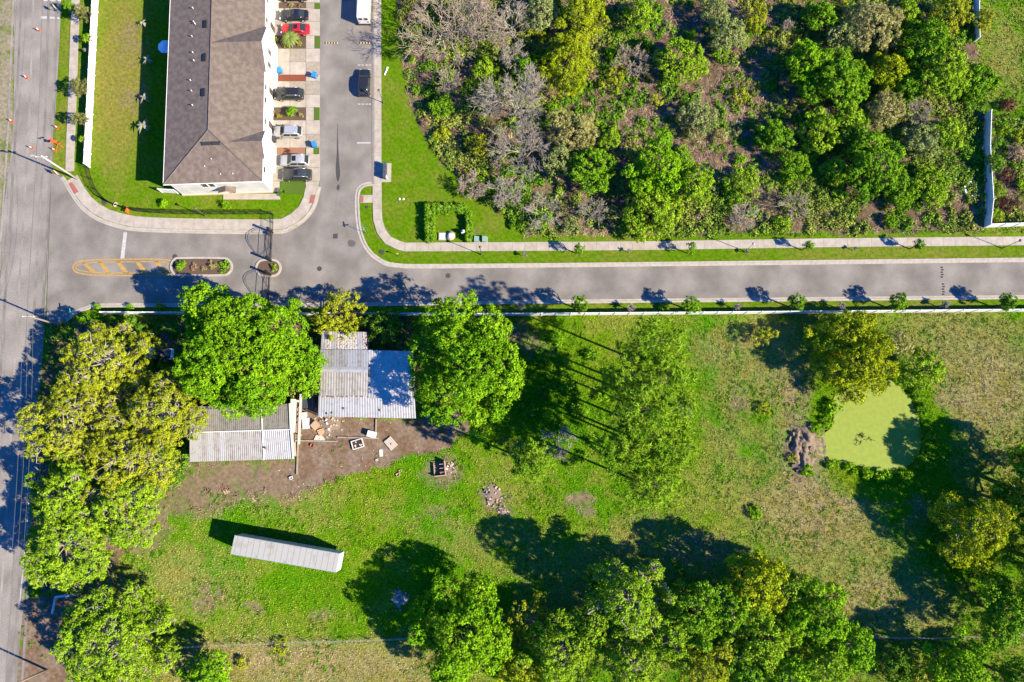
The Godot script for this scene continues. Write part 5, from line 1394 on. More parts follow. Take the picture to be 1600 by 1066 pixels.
func car(label: String, px: float, py: float, yaw: float, shape: String, paint_c: Color, o := {}):
	var p := at(px, py, 0.8)
	var t := thing("parked_car" if shape != "van" else "white_van", label, "car" if shape != "van" else "van", Vector3(p.x, 0.055 if o.get("drive", true) else 0.008, p.z), deg_to_rad(yaw), o.get("group", ""))
	var body := M("paint_%.3f_%.3f_%.3f" % [paint_c.r, paint_c.g, paint_c.b], paint_c, 0.32, 0.25)
	body.clearcoat_enabled = true
	body.clearcoat = 0.7
	body.clearcoat_roughness = 0.08
	var gl := M("car_glass", Color(0.02, 0.028, 0.032), 0.06)
	var blk := M("car_black", Color(0.02, 0.02, 0.02), 0.7)
	var s := T(true)
	var hw := 0.94
	# [windscreen base x, y], [roof front], [roof rear], [rear base], belt half width, roof half width
	var g: Array
	if shape == "suv":
		loft(s, [[-2.38, 0.66, 0.36, 0.70], [-2.28, 0.82, 0.30, 0.86], [-2.0, 0.90, 0.26, 0.95], [-1.15, 0.94, 0.25, 1.06], [0.0, 0.95, 0.25, 1.08], [1.7, 0.94, 0.25, 1.08], [2.22, 0.88, 0.3, 1.05], [2.36, 0.78, 0.4, 0.92]])
		g = [-1.15, 1.05, -0.4, 1.66, 1.75, 1.64, 2.2, 1.06, 0.84, 0.66]
	elif shape == "sedan":
		loft(s, [[-2.42, 0.62, 0.34, 0.60], [-2.3, 0.80, 0.28, 0.74], [-1.9, 0.89, 0.24, 0.84], [-1.0, 0.92, 0.22, 0.94], [0.2, 0.925, 0.22, 0.96], [1.5, 0.91, 0.24, 0.97], [2.2, 0.84, 0.3, 0.92], [2.4, 0.70, 0.4, 0.8]])
		g = [-1.0, 0.93, -0.2, 1.42, 0.95, 1.40, 1.75, 0.96, 0.80, 0.60]
	elif shape == "derelict":
		loft(s, [[-2.1, 0.70, 0.3, 0.8], [-1.9, 0.82, 0.25, 0.9], [-0.9, 0.86, 0.22, 0.95], [1.2, 0.87, 0.22, 0.98], [2.0, 0.84, 0.3, 0.95], [2.15, 0.76, 0.35, 0.85]])
		g = [-0.9, 0.94, -0.3, 1.4, 1.0, 1.38, 1.7, 0.96, 0.78, 0.6]
	else:
		loft(s, [[-2.9, 0.80, 0.4, 1.0], [-2.75, 0.95, 0.32, 1.25], [-2.1, 1.0, 0.3, 1.4], [-1.95, 1.0, 0.3, 1.6], [-1.5, 1.0, 0.3, 2.35], [-0.9, 1.0, 0.3, 2.62], [2.9, 1.0, 0.3, 2.62], [3.0, 0.96, 0.34, 2.55]])
	obj("body", s, body, t)
	if shape != "van":
		var wb: float = g[8]
		var wr: float = g[9]
		s = T(true)
		loft(s, [[g[0] - 0.02, wb * 0.98, g[1] - 0.2, g[1] + 0.01], [g[2], wr + 0.1, g[1] - 0.2, g[3] - 0.03], [(g[2] + g[4]) * 0.5, wr + 0.12, g[1] - 0.2, g[3] + 0.01], [g[4], wr + 0.1, g[7] - 0.2, g[5] - 0.03], [g[6], wb * 0.98, g[7] - 0.2, g[7] + 0.01]])
		obj("cabin", s, body if shape != "derelict" else blk, t)
		var A := Vector3(g[0], g[1] + 0.02, 0)
		var B := Vector3(g[2], g[3], 0)
		var C := Vector3(g[4], g[5], 0)
		var E := Vector3(g[6], g[7] + 0.02, 0)
		var Z := Vector3(0, 0, 1)
		glass_quad(t, "windscreen", A + Z * wb * 0.9 + Vector3(-0.02, 0.02, 0), B + Z * wr * 0.98 + Vector3(-0.03, 0.01, 0), B - Z * wr * 0.98 + Vector3(-0.03, 0.01, 0), A - Z * wb * 0.9 + Vector3(-0.02, 0.02, 0), Vector3(-1, 1, 0), gl)
		glass_quad(t, "rear_window", E + Z * wb * 0.85 + Vector3(0.03, 0.03, 0), C + Z * wr * 0.92 + Vector3(0.04, 0.0, 0), C - Z * wr * 0.92 + Vector3(0.04, 0.0, 0), E - Z * wb * 0.85 + Vector3(0.03, 0.03, 0), Vector3(1, 1, 0), gl)
		for sg in [-1.0, 1.0]:
			for q in [[0.06, 0.48], [0.52, 0.96]]:
				var lo0: Vector3 = A.lerp(E, q[0] * 0.86 + 0.1) + Z * sg * (wb + 0.07)
				var lo1: Vector3 = A.lerp(E, q[1] * 0.86 + 0.04) + Z * sg * (wb + 0.07)
				var hi0: Vector3 = B.lerp(C, q[0]) + Z * sg * (wr + 0.13) - Vector3.UP * 0.14
				var hi1: Vector3 = B.lerp(C, q[1]) + Z * sg * (wr + 0.13) - Vector3.UP * 0.14
				glass_quad(t, "side_window", lo0, hi0, hi1, lo1, Vector3(0, 0.4, sg), gl)
			obj("mirror", bx(Vector3(g[0] + 0.35, g[1] + 0.06, sg * 1.02), Vector3(0.12, 0.13, 0.2)), blk, t)
		if o.get("roof", ""):
			var rc: Color = {"black": Color(0.018, 0.019, 0.022), "blue": Color(0.24, 0.27, 0.33), "sun": Color(0.015, 0.015, 0.018)}[o.roof]
			var x0: float = g[2] + 0.12
			var x1: float = (g[4] - 0.1) if o.roof != "sun" else g[2] + 0.75
			obj("roof_panel" if o.roof != "sun" else "sunroof", bx(Vector3((x0 + x1) / 2, g[3] + 0.035, 0), Vector3(x1 - x0, 0.025, wr * (1.7 if o.roof != "sun" else 1.3))), M("roof_" + o.roof, rc, 0.12, 0.1), t)
		if o.get("rack", false):
			for sg in [-1.0, 1.0]:
				s = T(true)
				tube(s, Vector3(g[2] + 0.2, g[3] + 0.06, sg * (wr + 0.02)), Vector3(g[4] - 0.1, g[3] + 0.05, sg * (wr + 0.02)), 0.025, 0.025, 5, true)
				obj("roof_rail", s, M("chrome", Color(0.6, 0.6, 0.6), 0.25, 0.8), t)
	else:
		glass_quad(t, "windscreen", Vector3(-1.98, 1.58, 0.85), Vector3(-1.5, 2.3, 0.8), Vector3(-1.5, 2.3, -0.8), Vector3(-1.98, 1.58, -0.85), Vector3(-1, 0.8, 0), gl)
		for sg in [-1.0, 1.0]:
			obj("mirror", bx(Vector3(-1.8, 1.5, sg * 1.15), Vector3(0.12, 0.3, 0.2)), blk, t)
			obj("side_window", bx(Vector3(-1.2, 1.75, sg * 1.0), Vector3(0.8, 0.55, 0.02)), gl, t)
			obj("rear_door", bx(Vector3(3.0, 1.45, sg * 0.46), Vector3(0.05, 2.0, 0.86)), body, t)
			obj("rear_window", bx(Vector3(3.03, 1.9, sg * 0.46), Vector3(0.02, 0.5, 0.6)), gl, t)
		for k in 5: obj("roof_bow", bx(Vector3(-0.4 + k * 0.75, 2.64, 0), Vector3(0.1, 0.025, 1.5)), body, t)
		obj("roof_vent", bx(Vector3(2.3, 2.68, 0.1), Vector3(0.4, 0.1, 0.4)), M("vent_grey", Color(0.55, 0.55, 0.53), 0.5), t)
		obj("rear_bumper", bx(Vector3(3.08, 0.5, 0), Vector3(0.16, 0.2, 1.9)), blk, t)
	var fx := -1.42 if shape != "van" else -1.95
	var rx := 1.42 if shape != "van" else 1.9
	for x in [fx, rx]:
		for sg in [-1.0, 1.0]:
			var wz: float = sg * (0.84 if shape != "derelict" else 0.78)
			if shape == "derelict" and x == rx: continue
			var w := Node3D.new()
			w.name = "wheel"
			t.add_child(w, true)
			s = T(true)
			tube(s, Vector3(x, 0.34, wz - 0.11), Vector3(x, 0.34, wz + 0.11), 0.34, 0.34, 14, true)
			obj("tyre", s, blk, w)
			s = T(true)
			tube(s, Vector3(x, 0.34, wz + sg * 0.1), Vector3(x, 0.34, wz + sg * 0.125), 0.21, 0.2, 10, true)
			obj("rim", s, M("rim", Color(0.4, 0.4, 0.41), 0.3, 0.7), w)
	var fl: float = -2.27 if shape != "van" else -2.78
	var rl: float = 2.27 if shape != "van" else 3.02
	var ly := 0.78 if shape != "van" else 1.0
	for sg in [-1.0, 1.0]:
		obj("headlight", bx(Vector3(fl, ly - 0.05, sg * 0.66), Vector3(0.2, 0.12, 0.3)), M("lamp_clear", Color(0.55, 0.55, 0.55), 0.15), t)
		obj("taillight", bx(Vector3(rl, ly + 0.1, sg * 0.72), Vector3(0.12, 0.16, 0.24)), M("lamp_red", Color(0.30, 0.02, 0.015), 0.2), t)
	if shape == "derelict":
		for i in 7: obj("debris", bx(Vector3(rng.randf_range(-1.8, 1.8), 1.0 + (0.42 if i > 3 else 0.0), rng.randf_range(-0.5, 0.5)), Vector3(rng.randf_range(0.2, 0.7), 0.03, rng.randf_range(0.1, 0.4)), Basis(Vector3.UP, rng.randf() * 3)), M("litter_leaf", Color(0.3, 0.3, 0.24), 0.9), t)
	return t

# ---------- small street things
func lamp_post(label: String, px: float, py: float, h: float, c: Color):
	var p := at(px, py)
	var t := thing("street_lamp", label, "street lamp", Vector3(p.x, 0, p.z), 0.0, "post-top street lamps")
	var m := M("lamp_%.2f" % c.r, c, 0.5, 0.2)
	var s := T(true)
	tube(s, Vector3(0, -0.03, 0), Vector3(0, 0.5, 0), 0.13, 0.08, 8)
	tube(s, Vector3(0, 0.5, 0), Vector3(0, h, 0), 0.06, 0.045, 8, true)
	obj("pole", s, m, t)
	s = T(true)
	tube(s, Vector3(0, h, 0), Vector3(0, h + 0.32, 0), 0.12, 0.2, 8, true)
	obj("lantern", s, M("lantern_glass", Color(0.25, 0.25, 0.23), 0.3), t)
	s = T(true)
	tube(s, Vector3(0, h + 0.32, 0), Vector3(0, h + 0.45, 0), 0.24, 0.06, 8, true)
	obj("cap", s, m, t)
func cone(label: String, px: float, py: float):
	var p := at(px, py)
	var t := thing("traffic_cone", label, "traffic cone", Vector3(p.x, 0.006, p.z), rng.randf(), "traffic cones on the main road")
	var m := M("cone_orange", Color(0.62, 0.09, 0.02), 0.6)
	obj("base", bx(Vector3(0, 0.02, 0), Vector3(0.4, 0.04, 0.4)), m, t)
	var s := T(true)
	tube(s, Vector3(0, 0.04, 0), Vector3(0, 0.95, 0), 0.19, 0.05, 10, true)
	obj("body", s, m, t)
	for y in [[0.45, 0.58], [0.68, 0.78]]:
		s = T(true)
		tube(s, Vector3(0, y[0], 0), Vector3(0, y[1], 0), 0.196 - 0.147 * y[0], 0.196 - 0.147 * y[1], 10)
		obj("band", s, M("band_white", Color(0.75, 0.75, 0.73), 0.5), t)
func bin(label: String, px: float, py: float, c: Color, yaw := 0.0):
	var p := at(px, py)
	var t := thing("wheelie_bin", label, "bin", Vector3(p.x, 0.07, p.z), yaw, "wheeled bins along the driveways")
	var m := M("bin_%.3f" % c.b, c, 0.55)
	var s := T()
	for k in 4:
		var a := [Vector3(-0.25, 0.08, -0.3), Vector3(0.25, 0.08, -0.3), Vector3(0.25, 0.08, 0.3), Vector3(-0.25, 0.08, 0.3)]
		var b := [Vector3(-0.32, 0.98, -0.4), Vector3(0.32, 0.98, -0.4), Vector3(0.32, 0.98, 0.4), Vector3(-0.32, 0.98, 0.4)]
		quad(s, a[k], a[(k + 1) % 4], b[(k + 1) % 4], b[k], (a[k] + a[(k + 1) % 4]) * Vector3(1, 0, 1))
	quad(s, Vector3(-0.25, 0.08, -0.3), Vector3(0.25, 0.08, -0.3), Vector3(0.25, 0.08, 0.3), Vector3(-0.25, 0.08, 0.3), Vector3.DOWN)
	obj("body", s, m, t)
	obj("lid", bx(Vector3(0, 1.02, 0.02), Vector3(0.7, 0.07, 0.88), Basis(Vector3.RIGHT, 0.04)), m, t)
	obj("handle", bx(Vector3(0, 0.98, -0.46), Vector3(0.5, 0.04, 0.05)), m, t)
	for sg in [-1.0, 1.0]:
		s = T(true)
		tube(s, Vector3(sg * 0.24, 0.1, -0.3), Vector3(sg * 0.3, 0.1, -0.3), 0.1, 0.1, 10, true)
		obj("wheel", s, M("car_black", Color(0.02, 0.02, 0.02), 0.7), t)
func sign_post(called: String, label: String, px: float, py: float, h: float, blades: Array, yaw: float):
	var p := at(px, py)
	var t := thing(called, label, "sign", Vector3(p.x, 0, p.z), yaw)
	var s := T(true)
	tube(s, Vector3(0, -0.05, 0), Vector3(0, h, 0), 0.035, 0.035, 6, true)
	obj("post", s, M("galv", Color(0.42, 0.42, 0.41), 0.45, 0.5), t)
	for b in blades: obj("panel", bx(Vector3(0, b[0], 0) + b[3], b[1], Basis(Vector3.UP, b[4])), M("sign_%.3f_%.3f" % [b[2].r, b[2].g], b[2], 0.5), t)
	return t
func small_things():
	# cars
	var grp := "cars parked on the driveways"
	car("black saloon car on the upper driveway", 459, 23, 0, "sedan", Color(0.012, 0.014, 0.02), {"group": grp})
	car("red coupe beside the bushy palm", 461, 45, 0, "sedan", Color(0.42, 0.012, 0.018), {"group": grp, "roof": "sun"})
	car("black off-roader alone on its driveway above the rounded shrub", 452, 147, 0, "suv", Color(0.03, 0.032, 0.03), {"group": grp, "roof": "black", "rack": true})
	car("silver estate car with a blue-grey roof, alone on its driveway", 450, 206, 0, "suv", Color(0.30, 0.30, 0.295), {"group": grp, "roof": "blue", "rack": true})
	car("silver car with a dark sunroof next to the dark grey one", 461, 251, 0, "suv", Color(0.30, 0.31, 0.32), {"group": grp, "roof": "sun", "rack": true})
	car("dark grey off-roader on the lowest driveway", 464, 273, 0, "suv", Color(0.04, 0.042, 0.04), {"group": grp, "roof": "sun", "rack": true})
	car("dark car cut by the top edge of the picture, on the uppermost driveway", 458, -8, 0, "sedan", Color(0.02, 0.02, 0.02), {"group": grp})
	car("black off-roader parked along the street", 569, 129, -90, "suv", Color(0.016, 0.017, 0.02), {"drive": false, "roof": "black"})
	car("tall white van parked along the street at the top edge", 570, 10, -90, "van", Color(0.74, 0.74, 0.73), {"drive": false})
	car("derelict grey car covered in leaf litter between the oaks", 250, 552, -4, "derelict", Color(0.42, 0.45, 0.43), {"drive": false})
	# bins
	var blue := Color(0.02, 0.17, 0.50)
	bin("blue bin at the wall end of the red mulch bed", 439, 114, blue, 0.2)
	bin("blue bin at the kerb beside the red mulch bed", 493, 121, blue, -0.3)
	bin("blue bin at the kerb by the brown mulch bed", 493, 229, blue, 0.3)
	bin("blue bin against the wall by the dark grey car", 421, 269, blue, 0.0)
	bin("black bin against the wall below the silver estate car", 430, 221, Color(0.035, 0.038, 0.045), 0.1)
	bin("black bin beside the blue one at the red mulch bed", 431, 114, Color(0.05, 0.055, 0.065), 0.1)
	# lamps and signs
	var lc := Color(0.10, 0.10, 0.10)
	lamp_post("black street lamp on the verge below the utility boxes", 752, 398, 4.0, lc)
	lamp_post("grey street lamp on the verge above the third sapling", 1164, 393, 4.0, Color(0.36, 0.36, 0.35))
	lamp_post("street lamp on the verge at the right edge", 1566, 388, 4.0, lc)
	lamp_post("street lamp on the lawn near the black car in the street", 599, 161, 4.0, lc)
	lamp_post("thin street lamp behind the iron fence", 321, 338, 3.6, lc)
	var teal := Color(0.03, 0.26, 0.28)
	sign_post("street_name_sign", "teal crossed street name sign on the grass corner of the junction", 573, 365, 2.9, [[2.75, Vector3(0.95, 0.2, 0.03), teal, Vector3.ZERO, 0.2], [2.98, Vector3(0.95, 0.2, 0.03), teal, Vector3.ZERO, 1.77]], 0)
	sign_post("street_name_sign", "teal crossed street name sign at the south-west road corner", 125, 492, 2.6, [[2.45, Vector3(1.0, 0.2, 0.03), teal, Vector3.ZERO, 0.2], [2.68, Vector3(1.0, 0.2, 0.03), teal, Vector3.ZERO, 1.77]], 0)
	sign_post("warning_sign", "yellow road sign at the top of the main road verge", 97, 22, 2.6, [[2.2, Vector3(0.03, 0.75, 0.75), Color(0.62, 0.50, 0.02), Vector3(-0.04, 0, 0), 0.6]], 0)
	sign_post("regulatory_sign", "white backed road sign on the corner by the utility pole", 99, 277, 2.4, [[2.05, Vector3(0.03, 0.75, 0.75), Color(0.68, 0.68, 0.66), Vector3(0.04, 0, 0), 0.7], [2.05, Vector3(0.02, 0.72, 0.72), Color(0.45, 0.03, 0.03), Vector3(-0.045, 0, 0.03), 0.7]], 0)
	sign_post("small_sign", "small yellow topped marker on the grass by the round lid", 623, 400, 1.6, [[1.45, Vector3(0.35, 0.3, 0.03), Color(0.5, 0.42, 0.12), Vector3(0, 0, 0.04), 0.3]], 0)
	# orange road works sign on a folding stand
	var p := at(92, 227)
	var t := thing("roadworks_sign", "orange road works sign on a folding stand at the main road kerb", "sign", Vector3(p.x, 0, p.z), 0.3)
	var og := M("sign_orange", Color(0.65, 0.11, 0.02), 0.6)
	for k in 4:
		var a := PI / 4 + PI / 2 * k
		var s := T(true)
		tube(s, Vector3(0, 0.35, 0), Vector3(cos(a) * 0.85, 0.02, sin(a) * 0.85), 0.04, 0.04, 5, true)
		obj("leg", s, og, t)
	obj("mast", bx(Vector3(0, 1.0, 0), Vector3(0.06, 1.5, 0.06)), og, t)
	obj("panel", bx(Vector3(0, 1.55, 0.05), Vector3(0.85, 0.85, 0.02), Basis(Vector3.BACK, PI / 4)), og, t)
	for k in 2: obj("flag", bx(Vector3(-0.25 + 0.5 * k, 2.45, 0.0), Vector3(0.35, 0.35, 0.02), Basis(Vector3.BACK, 0.4 - 0.8 * k)), og, t)
	obj("flag_staff", bx(Vector3(0, 2.1, 0), Vector3(0.03, 0.9, 0.03)), og, t)
	for a in [[61, 48, "topmost cone in the main road's middle"], [42, 122, "cone in the main road between the top one and the verge side one"], [19, 190, "cone at the far west edge of the main road"], [90, 200, "cone on the kerb just above the orange sign"], [50, 232, "cone in the lane left of the orange sign"], [86, 235, "cone just below the orange sign"]]: cone(a[2], a[0], a[1])
	# orange barrier and white box beside the iron fence
	p = at(202, 330)
	t = thing("orange_barrier", "orange plastic barrier in front of the iron fence", "barrier", Vector3(p.x, 0, p.z), 1.3)
	for k in 3: obj("board", bx(Vector3(0, 0.3 + k * 0.32, 0), Vector3(0.9, 0.22, 0.06)), og, t)
	for k in [-1, 1]: obj("foot", bx(Vector3(k * 0.38, 0.5, 0), Vector3(0.08, 1.0, 0.3)), og, t)
	crate("electrical_box", "pinkish low box left of the orange barrier", at(181, 320), 0.6, 0.5, 0.3, M("box_pink", Color(0.52, 0.42, 0.36), 0.8), 0.5, "box")
	# mail boxes
	p = at(602, 270)
	t = thing("mailbox_cluster", "bank of dark mail boxes on a concrete pad beside the street pavement", "mailbox", Vector3(p.x, 0, p.z))
	obj("pad", bx(Vector3(0.1, 0.04, 0), Vector3(1.7, 0.12, 3.2)), mats["concrete"], t)
	for k in 3:
		obj("cabinet", bx(Vector3(0.1, 0.95, (k - 1) * 0.85), Vector3(0.5, 1.0, 0.76)), M("mail_dark", Color(0.05, 0.06, 0.075), 0.5), t)
		obj("pedestal", bx(Vector3(0.1, 0.27, (k - 1) * 0.85), Vector3(0.25, 0.36, 0.25)), mats["mail_dark"], t)
	obj("parcel_locker", bx(Vector3(0.35, 0.8, 1.1), Vector3(0.22, 1.0, 0.4)), M("mail_pale", Color(0.4, 0.42, 0.44), 0.5), t)
	# utilities inside the hedge
	p = at(691, 370)
	t = thing("utility_pad", "square grey utility lid inside the hedge", "utility box", Vector3(p.x, 0, p.z))
	obj("plinth", bx(Vector3(0, 0.1, 0), Vector3(1.15, 0.2, 1.25)), mats["concrete_pale"], t)
	obj("lid", bx(Vector3(0, 0.22, 0), Vector3(0.95, 0.05, 1.05)), M("lid_grey", Color(0.42, 0.41, 0.40), 0.7), t)
	p = at(704, 369)
	t = thing("tank_lid", "round grey tank lid inside the hedge", "utility box", Vector3(p.x, 0, p.z))
	var s := T(true)
	tube(s, Vector3(0, -0.02, 0), Vector3(0, 0.28, 0), 0.74, 0.74, 22, true)
	obj("ring", s, mats["concrete_pale"], t)
	obj("hatch", bx(Vector3(0.1, 0.3, 0.0), Vector3(0.7, 0.05, 0.7)), M("lid_grey", Color(0.42, 0.41, 0.40), 0.7), t)
	p = at(724, 365)
	t = thing("control_cabinet", "white control cabinet inside the hedge's east arm", "utility box", Vector3(p.x, 0, p.z), 0.3)
	obj("body", bx(Vector3(0, 0.75, 0), Vector3(0.55, 0.9, 0.4)), M("cabinet_white", Color(0.72, 0.72, 0.72), 0.5), t)
	for k in [-0.2, 0.2]: obj("leg", bx(Vector3(k, 0.15, 0), Vector3(0.06, 0.34, 0.3)), mats["galv"], t)
	obj("meter", bx(Vector3(-0.1, 1.3, 0), Vector3(0.25, 0.22, 0.2)), mats["car_black"], t)
	for a in [[745, 375, "left green transformer box at the pavement by the hedge"], [757.5, 375, "right green transformer box at the pavement by the hedge"]]:
		p = at(a[0], a[1])
		t = thing("transformer_box", a[2], "utility box", Vector3(p.x, 0, p.z))
		obj("pad", bx(Vector3(0, 0.03, 0), Vector3(0.95, 0.1, 0.95)), mats["concrete"], t)
		obj("cabinet", bx(Vector3(0, 0.42, 0), Vector3(0.72, 0.68, 0.78)), M("utility_green", Color(0.16, 0.27, 0.22), 0.5), t)
		obj("roof", bx(Vector3(0, 0.78, 0.02), Vector3(0.78, 0.05, 0.84)), mats["utility_green"], t)
	for a in [[624, 311, "left white valve lid on the lawn"], [630, 311, "right white valve lid on the lawn"], [601, 116, "lowest of four white markers on the lawn edge"], [602.5, 112.5, "second lowest of four white markers on the lawn edge"], [604, 109, "second highest of four white markers on the lawn edge"], [605, 106, "highest of four white markers on the lawn edge"]]:
		p = at(a[0], a[1])
		t = thing("valve_lid", a[2], "utility lid", Vector3(p.x, 0, p.z))
		s = T(true)
		tube(s, Vector3(0, -0.05, 0), Vector3(0, 0.1, 0), 0.19, 0.17, 10, true)
		obj("collar", s, M("band_white", Color(0.75, 0.75, 0.73), 0.5), t)
		obj("cap", bx(Vector3(0, 0.11, 0), Vector3(0.12, 0.03, 0.12)), mats["lid_grey"], t)
	# utility poles with wires
	var poles := []
	for a in [[121, 280, 9.4, "grey utility pole on the corner beside the entrance pavement", Color(0.40, 0.39, 0.37)], [99, 510, 8.6, "brown utility pole at the south-west corner under the oaks", Color(0.20, 0.16, 0.13)], [73, 1047, 9.0, "utility pole at the lower left by the main road", Color(0.20, 0.16, 0.13)], [128, -190, 9.4, "utility pole north beyond the top edge", Color(0.2, 0.16, 0.13)]]:
		p = at(a[0], a[1])
		t = thing("utility_pole", a[3], "utility pole", Vector3(p.x, 0, p.z), 0.0, "utility poles of the main road")
		s = T(true)
		tube(s, Vector3(0, -0.1, 0), Vector3(0, a[2], 0), 0.17, 0.11, 9, true)
		obj("pole", s, M("pole_%.2f" % a[4].r, a[4], 0.9), t)
		obj("cross_arm", bx(Vector3(-0.2, a[2] - 0.5, 0), Vector3(1.8, 0.1, 0.12)), mats["weathered"], t)
		for k in [-1.0, -0.2, 0.6]:
			s = T(true)
			tube(s, Vector3(k, a[2] - 0.45, 0), Vector3(k, a[2] - 0.22, 0), 0.06, 0.04, 6, true)
			obj("insulator", s, M("band_white", Color(0.75, 0.75, 0.73), 0.5), t)
		if a[3].begins_with("grey"):
			s = T(true)
			tube(s, Vector3(0, a[2] - 0.9, 0), Vector3(-1.4, a[2] - 0.5, -0.2), 0.04, 0.04, 6)
			obj("lamp_arm", s, mats["galv"], t)
			obj("lamp_head", bx(Vector3(-1.6, a[2] - 0.5, -0.2), Vector3(0.6, 0.12, 0.25)), M("lamp_0.36", Color(0.36, 0.36, 0.35), 0.5, 0.2), t)
		poles.append([Vector3(p.x, 0, p.z), a[2]])
	for a in [[3, 0, "north span"], [0, 1, "middle span"], [1, 2, "south span"]]:
		for k in [-1.0, -0.2, 0.6]:
			var A: Vector3 = poles[a[0]][0] + Vector3(k, poles[a[0]][1] - 0.22, 0)
			var B: Vector3 = poles[a[1]][0] + Vector3(k, poles[a[1]][1] - 0.22, 0)
			s = T(true)
			var q := A
			for i in 14:
				var u := (i + 1) / 14.0
				var e := A.lerp(B, u) - Vector3.UP * 1.1 * 4.0 * u * (1.0 - u)
				tube(s, q, e, 0.013, 0.013, 4)
				q = e
			tag(obj("overhead_wire", s, M("wire_dark", Color(0.16, 0.16, 0.16), 0.5)), {-1.0: "west", -0.2: "middle", 0.6: "east"}[k] + " overhead wire of the main road, " + a[2], "wire", "overhead wires")
	# bent grey pipe rail by the main road
	t = thing("pipe_rail", "bent grey pipe rail in the shade beside the main road", "rail")
	var pl := plan([[147, 888], [126, 928], [90, 932], [85, 958]])
	for i in 3:
		s = T(true)
		tube(s, Vector3(pl[i].x, 0.55, pl[i].y), Vector3(pl[i + 1].x, 0.55, pl[i + 1].y), 0.17, 0.17, 8, true)
		obj("pipe", s, M("pipe_grey", Color(0.42, 0.50, 0.50), 0.5, 0.1), t)
	for q in pl: obj("post", bx(Vector3(q.x, 0.25, q.y), Vector3(0.14, 0.7, 0.14)), mats["pipe_grey"], t)
	# white ring beside the blue shaded fence
	p = at(1516, 297)
	t = thing("white_ring", "white eight-sided ring lying in the shade by the boundary fence", "planter", Vector3(p.x, height(p.x, p.z), p.z), 0.3)
	for k in 8:
		if k == 3: continue
		var a := TAU * k / 8
		obj("side", bx(Vector3(cos(a) * 0.95, 0.2, sin(a) * 1.15), Vector3(0.3, 0.4, 0.85), Basis(Vector3.UP, -a)), M("ring_white", Color(0.66, 0.66, 0.62), 0.7), t)
func lot_things():
	# semi-trailer
	var t := thing("box_trailer", "long pale grey box trailer parked on the grass", "trailer", Vector3(-32.7, -0.03, 31.7), -0.166)
	var rt := rust_tex(61, 0.012, Color(0.30, 0.30, 0.29), Color(0.22, 0.205, 0.18), 0.55, 0.4)
	var top := M("trailer_roof", Color(0.98, 0.98, 0.92), 0.6, 0.05, rt, 0.12)
	var side := M("trailer_side", Color(0.42, 0.42, 0.41), 0.45, 0.25)
	var L := 15.5
	obj("roof", bx(Vector3(0, 4.05, 0), Vector3(L, 0.06, 2.6)), top, t)
	for k in 18: obj("roof_bow", bx(Vector3(-L / 2 + 0.5 + k * 0.85, 4.085, 0), Vector3(0.09, 0.02, 2.45)), M("bow_grey", Color(0.23, 0.23, 0.215), 0.6), t)
	for sg in [-1.0, 1.0]:
		obj("roof_rail", bx(Vector3(0, 4.0, sg * 1.31), Vector3(L + 0.04, 0.16, 0.07)), M("rail_alu", Color(0.55, 0.55, 0.55), 0.35, 0.6), t)
		for k in 12: obj("side_panel", bx(Vector3(-L / 2 + (k + 0.5) * L / 12, 2.58, sg * 1.28), Vector3(L / 12 - 0.02, 2.78, 0.05)), side, t)
		obj("bottom_rail", bx(Vector3(0, 1.15, sg * 1.29), Vector3(L, 0.2, 0.08)), mats["rail_alu"], t)
		obj("door", bx(Vector3(L / 2, 2.6, sg * 0.64), Vector3(0.06, 2.7, 1.24)), M("trailer_door", Color(0.72, 0.72, 0.70), 0.5), t)
		obj("landing_leg", bx(Vector3(4.6, 0.55, sg * 0.8), Vector3(0.14, 1.1, 0.14)), mats["car_black"], t)
		for x in [-6.2, -4.9]:
			var w := Node3D.new()
			w.name = "wheel"
			t.add_child(w, true)
			var s := T(true)
			tube(s, Vector3(x, 0.5, sg * 0.75), Vector3(x, 0.5, sg * 1.25), 0.5, 0.5, 16, true)
			obj("tyre", s, mats["car_black"], w)
			s = T(true)
			tube(s, Vector3(x, 0.5, sg * 1.24), Vector3(x, 0.5, sg * 1.27), 0.28, 0.27, 10, true)
			obj("rim", s, mats["rim"], w)
	obj("front_wall", bx(Vector3(-L / 2, 2.6, 0), Vector3(0.06, 2.8, 2.56)), side, t)
	obj("floor", bx(Vector3(0, 1.16, 0), Vector3(L - 0.1, 0.12, 2.46)), mats["car_black"], t)
	obj("axle_frame", bx(Vector3(-5.5, 0.85, 0), Vector3(2.6, 0.4, 1.2)), mats["car_black"], t)
	obj("bumper", bx(Vector3(-L / 2 - 0.15, 0.6, 0), Vector3(0.12, 0.14, 2.3)), mats["car_black"], t)
	for k in [-0.5, -0.1, 0.4]: obj("rust_patch", bx(Vector3(L / 2 - 1.3 + k, 4.085, 0.3 + k * 0.6), Vector3(0.25, 0.01, 0.12)), M("trailer_rust", Color(0.34, 0.25, 0.16), 0.9), t)
	# pond
	struct("pond_bed_water", flat(smooth(POND, 5, true), -0.16), M("duckweed", Color(0.20, 0.265, 0.022), 0.7, 0.0, grain(71, 0.02, 0.3, 0.82), 0.1))
	t = thing("pond_branch", "dark dead branches poking through the green pond scum", "branch", at(1352, 684, -0.18))
	var r := RandomNumberGenerator.new()
	r.seed = 9
	for k in 6:
		var s := T(true)
		var a := r.randf() * TAU
		twigs(s, Vector3(r.randf_range(-1.6, 1.6), 0, r.randf_range(-1.2, 1.6)), Vector3(cos(a), 0.25, sin(a)).normalized(), 0.55, 0.03, 2, r, 0.0)
		obj("branch", s, bark("dark"), t)
	# earth bank by the pond: overlapping eroded mounds
	t = thing("earth_bank", "bare eroded earth bank at the pond's west side", "earth mound")
	var em := M("bare_earth", Color(0.28, 0.215, 0.15), 0.95, 0.0, grain(72, 0.03, 0.2, 0.55), 0.5)
